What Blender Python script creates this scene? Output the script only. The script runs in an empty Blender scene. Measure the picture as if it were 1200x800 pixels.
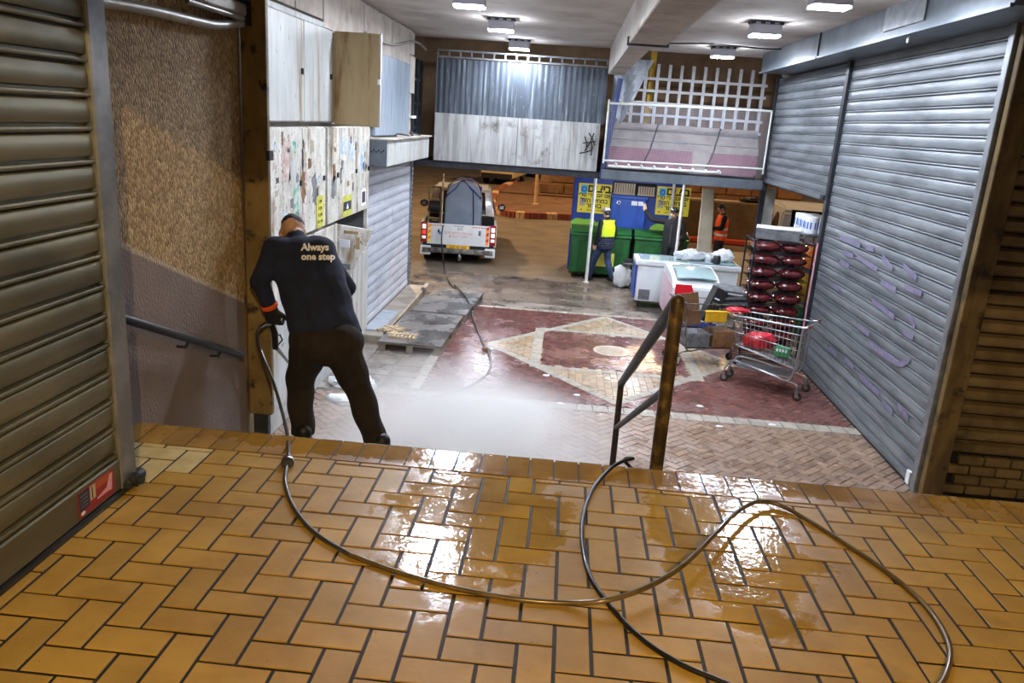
import bpy, bmesh, math, random
from mathutils import Vector as V, Matrix
from mathutils.bvhtree import BVHTree
random.seed(7)
sc = bpy.context.scene
COL = sc.collection
PI = math.pi

# ------------------------------------------------------------------ camera
F = 924.0                       # focal length in pixels of the 1200x800 frame
def _n(v): return V(v).normalized()
AD = _n((70, -255, F))          # world +Y (along the hall) seen in the image frame
AU = _n((226, -3289, -F)); AU = (AU - AD * AU.dot(AD)).normalized()
AX = AD.cross(AU)
if AX.x < 0: AX = -AX
CAM_H = 1.6
cam_d = bpy.data.cameras.new('camera'); cam = bpy.data.objects.new('camera', cam_d); COL.objects.link(cam)
cam_d.sensor_width = 36; cam_d.lens = 36 * F / 1200; cam_d.clip_end = 300; cam_d.clip_start = .05
right = V((AX.x, AD.x, AU.x)); down = V((AX.y, AD.y, AU.y)); fwd = V((AX.z, AD.z, AU.z))
cam.matrix_world = Matrix(((right.x, -down.x, -fwd.x, 0), (right.y, -down.y, -fwd.y, 0),
                           (right.z, -down.z, -fwd.z, CAM_H), (0, 0, 0, 1)))
sc.camera = cam
def ray(x, y): return right * (x - 600) + down * (y - 400) + fwd * F
def onz(x, y, z): r = ray(x, y); t = (z - CAM_H) / r.z; return V((r.x * t, r.y * t, z))
def ony(x, y, Y): r = ray(x, y); t = Y / r.y; return V((r.x * t, Y, CAM_H + r.z * t))
def onx(x, y, X): r = ray(x, y); t = X / r.x; return V((X, r.y * t, CAM_H + r.z * t))
def proj(p):
    q = V(p) - V((0, 0, CAM_H)); d = q.dot(fwd)
    return (600 + F * q.dot(right) / d, 400 + F * q.dot(down) / d) if d > .05 else (-9999, -9999)

# ------------------------------------------------------------------ world, exposure
w = bpy.data.worlds.new('night'); sc.world = w; w.use_nodes = True
w.node_tree.nodes['Background'].inputs[0].default_value = (.30, .30, .36, 1)
w.node_tree.nodes['Background'].inputs[1].default_value = .10
vs = sc.view_settings; vs.view_transform = 'Standard'; vs.look = 'None'; vs.exposure = 0.0; vs.gamma = 1; vs.use_curve_mapping = False
sc.cycles.volume_bounces = 3
LED_STRENGTH = 480
BULB_STRENGTH = 50000
STREET_W = 5200
def street_lamp_light(loc, watts, col, size=.4):
    l = bpy.data.lights.new('street_light', 'POINT'); l.energy = watts; l.color = col; l.shadow_soft_size = size
    o = bpy.data.objects.new('street_light', l); COL.objects.link(o); o.location = loc
street_lamp_light((-7, 27, 7), STREET_W, (1, .64, .32))
street_lamp_light((6, 38, 8), STREET_W * 1.6, (1, .64, .32))
street_lamp_light((11, 22, 6), STREET_W * .35, (1, .62, .30))

# ------------------------------------------------------------------ materials
def lin(h):
    h = h.lstrip('#'); o = []
    for i in (0, 2, 4):
        c = int(h[i:i + 2], 16) / 255; o.append(c / 12.92 if c <= .04045 else ((c + .055) / 1.055) ** 2.4)
    return (*o, 1)
MATS = {}
PUDDLES = ((-.28, 3.0, .42, .75), (.78, 2.95, .36, .70), (.2, 3.55, 2.2, .16))
def mat(name, col, col2=None, rough=.6, metal=0, scale=5, lo=.4, hi=.6, detail=5, stretch=(1, 1, 1), bump=0, bscale=60,
        bstretch=(1, 1, 1), rvar=0, coat=0, dirt=None, dscale=3, dlo=.55, dhi=.7, dstretch=(1, 1, 1), rnd=0, world=False,
        emit=None, estr=0, trans=0, alpha=1, wet=None, puddle=False, bdist=.01, ior=1.45, dirt2=None, d2scale=20, d2lo=.6, d2hi=.68, d2stretch=(1, 1, 1)):
    m = bpy.data.materials.new(name); MATS[name] = m; m.use_nodes = True
    nt = m.node_tree; N = nt.nodes; L = nt.links
    b = N['Principled BSDF']
    def node(t, **k):
        n = N.new(t)
        for a, v in k.items(): setattr(n, a, v)
        return n
    src = node('ShaderNodeNewGeometry').outputs['Position'] if world else node('ShaderNodeTexCoord').outputs['Object']
    def noise(s, st, dt=detail, ro=.6):
        mp = node('ShaderNodeMapping'); mp.inputs['Scale'].default_value = st; L.new(src, mp.inputs[0])
        n = node('ShaderNodeTexNoise'); n.inputs['Scale'].default_value = s; n.inputs['Detail'].default_value = dt
        n.inputs['Roughness'].default_value = ro; L.new(mp.outputs[0], n.inputs['Vector']); return n.outputs['Fac']
    def ramp(v, a, c, o0=0, o1=1):
        r = node('ShaderNodeMapRange'); r.inputs[1].default_value = a; r.inputs[2].default_value = c
        r.inputs[3].default_value = o0; r.inputs[4].default_value = o1; L.new(v, r.inputs[0]); return r.outputs[0]
    def mix(f, a, c):
        x = node('ShaderNodeMix', data_type='RGBA')
        if isinstance(f, float): x.inputs[0].default_value = f
        else: L.new(f, x.inputs[0])
        for i, q in ((6, a), (7, c)):
            if isinstance(q, tuple): x.inputs[i].default_value = q
            else: L.new(q, x.inputs[i])
        return x.outputs[2]
    c = lin(col)
    if col2: c = mix(ramp(noise(scale, stretch), lo, hi), c, lin(col2))
    if dirt: c = mix(ramp(noise(dscale, dstretch), dlo, dhi), c, lin(dirt))
    if dirt2: c = mix(ramp(noise(d2scale, d2stretch), d2lo, d2hi), c, lin(dirt2))
    if rnd:
        oi = node('ShaderNodeObjectInfo').outputs['Random']; ri = node('ShaderNodeNewGeometry').outputs['Random Per Island']
        s = node('ShaderNodeMath', operation='ADD'); L.new(oi, s.inputs[0]); L.new(ri, s.inputs[1])
        fr = node('ShaderNodeMath', operation='FRACT'); L.new(s.outputs[0], fr.inputs[0])
        hs = node('ShaderNodeHueSaturation'); L.new(ramp(fr.outputs[0], 0, 1, 1 - rnd, 1 + rnd), hs.inputs['Value'])
        if isinstance(c, tuple): hs.inputs['Color'].default_value = c
        else: L.new(c, hs.inputs['Color'])
        c = hs.outputs[0]
    if isinstance(c, tuple): b.inputs['Base Color'].default_value = c
    else: L.new(c, b.inputs['Base Color'])
    b.inputs['Roughness'].default_value = rough; b.inputs['Metallic'].default_value = metal
    b.inputs['IOR'].default_value = ior
    if rvar: L.new(ramp(noise(scale * 1.7 + 1, (1, 1, 1)), .35, .65, max(.03, rough - rvar), min(1, rough + rvar)), b.inputs['Roughness'])
    if wet:      # (dry roughness, wet roughness, scale, lo, hi)
        L.new(ramp(noise(wet[2], (1, 1, 1), 4), wet[3], wet[4], wet[0], wet[1]), b.inputs['Roughness'])
    if puddle:   # water left by the hosing: two splashed patches and a band along the edge, ragged by noise
        sx = node('ShaderNodeSeparateXYZ'); L.new(src, sx.inputs[0])
        def M2(op, a, c_):
            n = node('ShaderNodeMath', operation=op)
            for i, q in enumerate((a, c_)):
                if isinstance(q, (int, float)): n.inputs[i].default_value = q
                else: L.new(q, n.inputs[i])
            return n.outputs[0]
        tot = None
        for (cx, cy, rx, ry) in PUDDLES:
            dx = M2('DIVIDE', M2('SUBTRACT', sx.outputs['X'], cx), rx); dy = M2('DIVIDE', M2('SUBTRACT', sx.outputs['Y'], cy), ry)
            v = M2('SUBTRACT', 1.0, M2('SQRT', M2('ADD', M2('MULTIPLY', dx, dx), M2('MULTIPLY', dy, dy)), 0))
            tot = v if tot is None else M2('MAXIMUM', tot, v)
        tot = M2('ADD', tot, M2('MULTIPLY', M2('SUBTRACT', noise(4.5, (1, 1, 1), 6, .7), .5), 1.6))
        wv = ramp(tot, .0, .22); nb = node('ShaderNodeClamp'); L.new(wv, nb.inputs[0]); wv = nb.outputs[0]
        L.new(ramp(wv, 0, 1, rough, .09), b.inputs['Roughness'])
    b.inputs['Coat Weight'].default_value = coat; b.inputs['Coat Roughness'].default_value = .08
    b.inputs['Transmission Weight'].default_value = trans; b.inputs['Alpha'].default_value = alpha
    if emit: b.inputs['Emission Color'].default_value = lin(emit); b.inputs['Emission Strength'].default_value = estr
    if bump:
        bp = node('ShaderNodeBump'); bp.inputs['Strength'].default_value = bump; bp.inputs['Distance'].default_value = bdist
        L.new(noise(bscale, bstretch, 3), bp.inputs['Height']); L.new(bp.outputs[0], b.inputs['Normal'])
    return m

mat('tile', 'a8873a', '98772f', rough=.5, scale=3, rnd=.13, world=True, bump=.22, bscale=17, puddle=True, dirt='6b5022', dscale=2.2, dlo=.54, dhi=.9, dirt2='463116', d2scale=60, d2lo=.67, d2hi=.73)
mat('nosing', '9a7632', '88652b', rough=.4, scale=4, rnd=.12, world=True, bump=.25, bscale=20, puddle=True, dirt='5f451c', dscale=3, dlo=.52, dhi=.85)
mat('tile_pale', 'c8b98c', 'b5a36f', rough=.35, scale=8, world=True)
mat('grout', '0e0b08', '1b150e', rough=.6, scale=40, world=True)
mat('concrete', '8d867c', '736c63', rough=.5, scale=3, world=True, bump=.2, bscale=50, dirt='5a5048', dscale=1.5)
mat('slab_wet', '857d75', '6a615b', rough=.35, scale=2.2, world=True, bump=.15, bscale=40, wet=(.45, .14, 1.7, .42, .6), dirt='4f4741', dscale=1.1, dlo=.5, dhi=.75)
mat('asphalt', '6f6355', '5b5145', rough=.7, scale=1.1, world=True, bump=.3, bscale=120)
mat('wet_strip', '4e4640', '6c6258', rough=.35, scale=1.4, stretch=(.6, 2.2, 1), world=True, wet=(.5, .12, 1.5, .4, .6), bump=.15, bscale=30, dirt='2b2622', dscale=1.3, dlo=.5, dhi=.68)
mat('paver_tan', '8c7462', '756052', rough=.4, scale=9, rnd=.16, world=True, bump=.15, bscale=60, wet=(.42, .12, 2.0, .42, .62))
mat('paver_buff', 'a08c72', '8d7860', rough=.4, scale=9, rnd=.14, world=True, bump=.15, bscale=60, wet=(.45, .16, 2.0, .42, .62))
mat('paver_red', '6f4a44', '5c3c38', rough=.35, scale=9, rnd=.16, world=True, bump=.25, bscale=40, wet=(.4, .08, 2.0, .36, .56))
mat('sett', '9d978c', '857f74', rough=.45, scale=12, rnd=.12, world=True, bump=.2, bscale=60)
mat('shutter_grey', '84898e', '70767c', rough=.45, metal=.35, scale=2, stretch=(1, .5, 3), world=True, rnd=.10, bump=.05, bscale=8, dirt='4c4f53', dscale=1.8, dlo=.48, dhi=.75, dstretch=(1, .5, 2.2), dirt2='5e4c40', d2scale=5, d2lo=.70, d2hi=.8, d2stretch=(1, .7, 1.5))
mat('shutter_white', 'aeb2ba', 'a0a4ad', rough=.6, metal=.1, scale=2, stretch=(1, .6, 3), world=True, rnd=.06, dirt='82828c', dscale=2, dlo=.55, dhi=.8)
mat('shutter_olive', '6f6b54', '625f4a', rough=.40, metal=.4, scale=3, stretch=(1, .5, 3), world=True, rnd=.06, bump=.05, bscale=12, dirt='45432f', dscale=2.2, dlo=.5, dhi=.75, dstretch=(1, .6, 1.5))
mat('louvre_brown', '8a7650', '725f3e', rough=.5, metal=.1, scale=3, world=True, rnd=.12, dirt='3a3020', dscale=2, dlo=.55, dhi=.75)
mat('frame_brown', '7f6840', '5c4a2e', rough=.55, metal=.1, scale=6, stretch=(1, 1, .25), world=True, dirt='33281a', dscale=5, dlo=.58, dhi=.7)
mat('frame_dark', '23262b', '30343a', rough=.45, metal=.4, scale=6, world=True)
mat('steel_grey', '8f9398', '797d82', rough=.4, metal=.6, scale=8, world=True, dirt='5d5a55', dscale=6, dlo=.58, dhi=.75, dstretch=(1, 1, .3))
mat('galv', '6b737b', '59626a', rough=.42, metal=.5, scale=1.6, stretch=(1, 1, .6), world=True, bump=.06, bscale=3, dirt='4a4f56', dscale=1.2, dlo=.5, dhi=.7)
mat('paint_white', 'b4b7b6', 'a3a5a2', rough=.45, scale=3, stretch=(1, 1, .3), bump=.05, bscale=12, dirt='86704f', dscale=4, dlo=.52, dhi=.72, dstretch=(1, 1.6, .14), dirt2='3f2e1e', d2scale=13, d2lo=.64, d2hi=.70, d2stretch=(1, 1, .45), world=True)
mat('paint_worn', 'c3c1b9', 'a9a69b', rough=.6, scale=7, stretch=(1, 1, .5), bump=.2, bscale=30, dirt='83684a', dscale=6, dlo=.53, dhi=.68, dstretch=(1, 1.4, .35), dirt2='4f4a45', d2scale=22, d2lo=.6, d2hi=.68, world=True)
mat('paint_tan', 'a48f6b', '97825f', rough=.5, scale=4, stretch=(2, 1, .25), dirt='78552f', dscale=6, dlo=.58, dhi=.72, dstretch=(1.5, 1, .22), dirt2='3f2d1b', d2scale=20, d2lo=.7, d2hi=.76, world=True)
mat('panel_blue', '8b99a8', '9aa5ae', rough=.4, metal=.2, scale=3, stretch=(1, 1, .3), dirt='6c7683', dscale=5, dlo=.5, dhi=.7, dstretch=(1, 2, .3), world=True)
mat('plaster_white', 'bdb4aa', 'a89e93', rough=.75, scale=3, world=True, dirt='7d6b5a', dscale=1.7, dlo=.58, dhi=.75, bump=.1, bscale=20)
mat('ceiling_paint', 'bdb7b0', 'aea7a0', rough=.85, scale=1.2, world=True, dirt='8a827a', dscale=.9, dlo=.5, dhi=.75, bump=.15, bscale=9, dirt2='3e3833', d2scale=4.5, d2lo=.70, d2hi=.725, d2stretch=(.6, 2.2, 1))
mat('wall_plain', '9a9286', '857d71', rough=.8, scale=2, world=True, bump=.1, bscale=20)
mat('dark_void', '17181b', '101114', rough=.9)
mat('pillar_yellow', '7d6a42', '655333', rough=.55, metal=.1, scale=4, stretch=(1, 1, .5), world=True, bump=.08, bscale=25, dirt='2b2115', dscale=6, dlo=.58, dhi=.64, dirt2='4a381f', d2scale=14, d2lo=.6, d2hi=.7)
mat('corr_grey', '4a515a', '3d444c', rough=.5, metal=.4, scale=2, stretch=(1, 1, .25), world=True, dirt='8a949c', dscale=9, dlo=.55, dhi=.75, dstretch=(2.2, 1, .10), dirt2='9aa3aa', d2scale=30, d2lo=.66, d2hi=.72, d2stretch=(1.5, 1, .3))
mat('board_white', 'a9aaa9', '8f8f8e', rough=.6, scale=5, stretch=(1.5, 1, .18), world=True, dirt='5f5850', dscale=8, dlo=.50, dhi=.75, dstretch=(1.8, 1, .12), dirt2='4a4138', d2scale=3, d2lo=.58, d2hi=.75)
mat('steel_dark', '3b3d44', '2e2f34', rough=.5, metal=.4, scale=5, world=True)
mat('blue_pipe', '23366e', '1c2a55', rough=.45, scale=6, world=True)
mat('white_pole', 'c9cbc8', 'b3b4b0', rough=.4, scale=6, world=True)
mat('rail_brown', '2b211a', '211913', rough=.55, metal=0, scale=8, stretch=(1, 1, .4), world=True, dirt='453620', dscale=14, dlo=.55, dhi=.65)
mat('post_worn', '44341f', '352816', rough=.45, metal=.2, scale=7, stretch=(1, 1, .5), world=True, dirt='6f5a2c', dscale=12, dlo=.50, dhi=.62)
mat('rubber_black', '121213', '1c1c1d', rough=.35, coat=.2)
mat('hose_brass', '6d5c3c', '584828', rough=.3, metal=.25, scale=9, coat=.4)
mat('hose_grey', '2e2d2c', '3a3936', rough=.32, coat=.3)
mat('chrome', 'b6bac0', rough=.22, metal=.95)
mat('wire', '9da2a6', rough=.3, metal=.85)
mat('wire_dark', '2a2c30', rough=.4, metal=.6)
mat('black_plastic', '17181a', rough=.4)
mat('skin', 'b08d78', 'a9836c', rough=.55, scale=20)
mat('hair', '17120f', '231b16', rough=.7, scale=90)
mat('hoodie_navy', '141d3a', '10182f', rough=.9, scale=12, bump=.25, bscale=14, bdist=.02)
mat('trouser_brown', '231c17', '1b1511', rough=.92, scale=10, bump=.3, bscale=11, bdist=.02)
mat('glove_black', '15161a', rough=.7, bump=.2, bscale=60)
mat('orange_cloth', 'd8531d', 'c14514', rough=.8, scale=10)
mat('shoe_black', '0f0f10', rough=.5)
mat('print_white', 'e2e6ee', rough=.7)
mat('vest_yellow', 'b9d81c', 'a4c412', rough=.7, scale=9, emit='b9d81c', estr=0)
mat('vest_navy', '1a2138', rough=.8)
mat('reflective', 'c9cdd0', rough=.35, metal=.2)
mat('jeans', '2c3c5c', '233150', rough=.9, scale=20)
mat('black_cloth', '101014', '16161a', rough=.9, scale=10)
mat('vest_orange', 'f0591c', 'df4c12', rough=.7, scale=9)
mat('cap_grey', '8d8b90', rough=.8)
mat('car_white', 'cfd2d2', 'c4c7c7', rough=.25, coat=.6, scale=2)
mat('car_cream', 'c2ad7f', rough=.3, coat=.5)
mat('glass_dark', '14171a', rough=.08, coat=.5)
mat('tail_red', '8a1518', rough=.2, coat=.8)
mat('tail_white', 'f2e6df', rough=.2, emit='ffe9e0', estr=.5)
mat('tail_lit', 'd0322c', rough=.2, emit='ff4a3a', estr=.7)
mat('tank_grey', '6f7a88', '64707e', rough=.5, scale=3)
mat('tarp_blue', '152a7a', '10205e', rough=.9, scale=12, bump=.3, bscale=20)
mat('plate_yellow', 'd6a52a', rough=.4)
mat('print_black', '17171a', rough=.6)
mat('print_red', 'b86a55', rough=.6)
mat('print_blue', '2a5fb0', rough=.6)
mat('print_cyan', '49a6cf', rough=.6)
mat('chevron_orange', 'ef8a1e', rough=.4)
mat('chevron_red', 'b8301f', rough=.4)
mat('chevron_yellow', 'f3d24a', rough=.4)
mat('rust_steel', '8b8a86', '5a5651', rough=.4, metal=.7, scale=9)
mat('tyre', '161617', rough=.8, bump=.2, bscale=50)
mat('kerb_red', '8a4a3a', '7a3f30', rough=.6, scale=5)
mat('kerb_white', 'c9a983', 'b8976f', rough=.6, scale=5)
mat('island_soil', '6e5038', '5f432e', rough=.8, scale=2, world=True)
mat('stone_brown', '8b6a4b', '735639', rough=.8, scale=3, rnd=.15, world=True, bump=.2, bscale=20)
mat('kiosk_blue', '1f3f8f', '19357a', rough=.45, scale=2)
mat('bin_blue', '2350a8', '1d4596', rough=.45, scale=3, stretch=(1, 1, .4))
mat('bin_green', '1d5a2a', '174a22', rough=.5, scale=3, stretch=(1, 1, .3), dirt='0f2c17', dscale=3)
mat('hill_green', '7fae3a', rough=.6)
mat('poster_yellow', 'd9cf3e', 'cfc235', rough=.5, scale=4)
mat('beige_board', 'a89f8c', '9a907c', rough=.7, scale=3)
mat('freezer_white', 'd3d9dd', 'c7ced3', rough=.3, coat=.3, scale=2)
mat('freezer_red', 'd81d2b', rough=.3, coat=.3)
mat('freezer_blue', '27418f', rough=.35)
mat('freezer_pink', 'd59aa8', rough=.35)
mat('glass_lid', 'b9d4d8', rough=.08, trans=.35, coat=.5)
mat('bag_red', '451318', '6b2024', rough=.2, coat=.7, scale=14, bump=.5, bscale=22, dirt='d9ccc8', dscale=7, dlo=.66, dhi=.72, rnd=.15)
mat('bag_orange', 'd07a34', 'c25d28', rough=.25, coat=.5, scale=14, bump=.4, bscale=22, dirt='efe2d0', dscale=9, dlo=.6, dhi=.66)
mat('clear_plastic', 'd3d9de', 'b9c2cc', rough=.18, scale=9, bump=.8, bscale=14, bdist=.03, alpha=.8, coat=.5)
mat('white_plastic', 'dfe3e5', 'cfd4d8', rough=.3, scale=6, bump=.4, bscale=15, bdist=.02)
mat('box_white', 'd5d7d8', 'c6c8ca', rough=.5, scale=6)
mat('box_grey', '6c6f73', '53565b', rough=.5, scale=12)
mat('box_black', '1c1d20', '26282b', rough=.4, scale=6)
mat('cardboard', '7a5a3c', '6a4c31', rough=.8, scale=6, dirt='4c3522', dscale=5)
mat('crate_yellow', 'd0a520', rough=.5)
mat('shop_red', 'bf2536', 'a81c2b', rough=.35, coat=.4, scale=8)
mat('shop_green', '1d7a4d', rough=.35, coat=.4)
mat('grip_red', '6e2a26', rough=.5)
mat('wood_pallet', '7c746a', '655d54', rough=.75, scale=4, stretch=(1, 6, 1), bump=.2, bscale=20, bstretch=(1, .1, 1), rnd=.1)
mat('ply_grey', '6d6a68', '5a5755', rough=.45, scale=2.5, dirt='3e3b39', dscale=3, dlo=.55, dhi=.75, wet=(.5, .15, 2, .42, .6))
mat('wood_pale', 'b8a68a', 'a18d70', rough=.75, scale=9)
mat('manhole', '8f8c86', '77746f', rough=.45, metal=.3, scale=20, bump=.3, bscale=30)
mat('net_white', '9a9ba6', rough=.6)
mat('net_film', 'b9b6c4', 'a8a6b6', rough=.5, scale=6, alpha=.28)
mat('lattice_white', 'cfd0d2', 'bfbfc0', rough=.6, scale=5)
mat('awning_grey', '9a908b', '857b78', rough=.6, scale=3)
mat('awning_pink', '8a5c68', '7c505e', rough=.6, scale=3)
mat('brown_wall', '94775a', '80664b', rough=.8, scale=2, world=True)
mat('wall_earth', '6e5c45', '5c4c38', rough=.85, scale=2, world=True, bump=.2, bscale=8)
mat('lamp_body', 'a9aab5', rough=.4)
mat('led', 'ffffff', rough=.4, emit='e9f1ff', estr=LED_STRENGTH)
mat('led_batten', 'ffffff', rough=.4, emit='eef3ff', estr=LED_STRENGTH * .85)
mat('bulb', 'ffffff', rough=.4, emit='ffdb9e', estr=BULB_STRENGTH)
mat('conduit', 'a6a49c', '8f8c83', rough=.4, metal=.2, scale=7, stretch=(1, .4, 1), world=True, dirt='5c5348', dscale=12, dlo=.6, dhi=.68)
mat('wall_rail', '2c2f33', rough=.45, metal=.3)
mat('sticker_red', '8c1d20', rough=.45, coat=.1)
mat('sticker_blue', '1d2140', rough=.45)
mat('sticker_orange', 'a8501f', rough=.45)
mat('sticker_cream', 'b9ab88', rough=.45)
mat('graffiti_purple', '6c6386', '7a7788', rough=.5, scale=14)
mat('scrap_teal', '4f9a86', 'b5b8b0', rough=.7, scale=9, lo=.42, hi=.58, dirt='6a5a48', dscale=14, dlo=.6, dhi=.7)
mat('scrap_blue', '84a5cc', 'bcc0c0', rough=.7, scale=9, lo=.42, hi=.58, dirt='6a5a48', dscale=14, dlo=.6, dhi=.7)
mat('scrap_pink', 'a88d88', 'b9b0a8', rough=.7, scale=9, lo=.42, hi=.58, dirt='6a5a48', dscale=14, dlo=.6, dhi=.7)
mat('notice_yellow', 'bdbb4c', 'a9a744', rough=.6, scale=8)
mat('red_kerb_paint', 'b8432f', rough=.6)

# pebble-dash stair wall: rough aggregate above, mauve-grey paint below a sloping line (real paint border)
def pebble():
    m = bpy.data.materials.new('pebble'); MATS['pebble'] = m; m.use_nodes = True; nt = m.node_tree; N = nt.nodes; L = nt.links; b = N['Principled BSDF']
    g = N.new('ShaderNodeNewGeometry'); sx = N.new('ShaderNodeSeparateXYZ'); L.new(g.outputs['Position'], sx.inputs[0])
    mp = N.new('ShaderNodeMapping'); mp.inputs['Scale'].default_value = (1, 1.3, .75); L.new(g.outputs['Position'], mp.inputs[0])
    vo = N.new('ShaderNodeTexVoronoi'); vo.inputs['Scale'].default_value = 62; L.new(mp.outputs[0], vo.inputs['Vector'])
    no = N.new('ShaderNodeTexNoise'); no.inputs['Scale'].default_value = 4; no.inputs['Detail'].default_value = 6; L.new(g.outputs['Position'], no.inputs['Vector'])
    cr = N.new('ShaderNodeValToRGB'); L.new(vo.outputs['Color'], cr.inputs[0])
    cr.color_ramp.elements[0].color = lin('6f5a3e'); cr.color_ramp.elements[1].color = lin('d2ba90')
    e = cr.color_ramp.elements.new(.5); e.color = lin('a48b64')
    c2 = N.new('ShaderNodeMix'); c2.data_type = 'RGBA'; L.new(no.outputs['Fac'], c2.inputs[0]); c2.inputs[6].default_value = lin('6f6566'); c2.inputs[7].default_value = lin('8a7d79')
    # border height = .94 - .414 (y - 3.5) plus a little wobble
    ma = N.new('ShaderNodeMath'); ma.operation = 'MULTIPLY_ADD'; L.new(sx.outputs['Y'], ma.inputs[0]); ma.inputs[1].default_value = .414; ma.inputs[2].default_value = -.414 * 3.5 - .935
    ad = N.new('ShaderNodeMath'); ad.operation = 'ADD'; L.new(ma.outputs[0], ad.inputs[0]); L.new(sx.outputs['Z'], ad.inputs[1])
    wb = N.new('ShaderNodeMath'); wb.operation = 'MULTIPLY_ADD'; L.new(vo.outputs['Distance'], wb.inputs[0]); wb.inputs[1].default_value = .02; L.new(ad.outputs[0], wb.inputs[2])
    st = N.new('ShaderNodeMapRange'); st.inputs[1].default_value = -.004; st.inputs[2].default_value = .012; L.new(wb.outputs[0], st.inputs[0])
    mx = N.new('ShaderNodeMix'); mx.data_type = 'RGBA'; L.new(st.outputs[0], mx.inputs[0]); L.new(c2.outputs[2], mx.inputs[6]); L.new(cr.outputs[0], mx.inputs[7])
    e1 = N.new('ShaderNodeMapRange'); e1.inputs[1].default_value = .035; e1.inputs[2].default_value = .0; L.new(wb.outputs[0], e1.inputs[0])
    e2 = N.new('ShaderNodeMath'); e2.operation = 'MULTIPLY'; L.new(e1.outputs[0], e2.inputs[0]); L.new(st.outputs[0], e2.inputs[1])
    m3 = N.new('ShaderNodeMix'); m3.data_type = 'RGBA'; L.new(e2.outputs[0], m3.inputs[0]); L.new(mx.outputs[2], m3.inputs[6]); m3.inputs[7].default_value = lin('c4b8a4')
    L.new(m3.outputs[2], b.inputs['Base Color']); b.inputs['Roughness'].default_value = .8
    bp = N.new('ShaderNodeBump'); bp.inputs['Distance'].default_value = .012; L.new(vo.outputs['Distance'], bp.inputs['Height'])
    sr = N.new('ShaderNodeMapRange'); sr.inputs[3].default_value = .35; sr.inputs[4].default_value = .9; L.new(st.outputs[0], sr.inputs[0]); L.new(sr.outputs[0], bp.inputs['Strength']); bp.invert = True
    L.new(bp.outputs[0], b.inputs['Normal'])
pebble()

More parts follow.
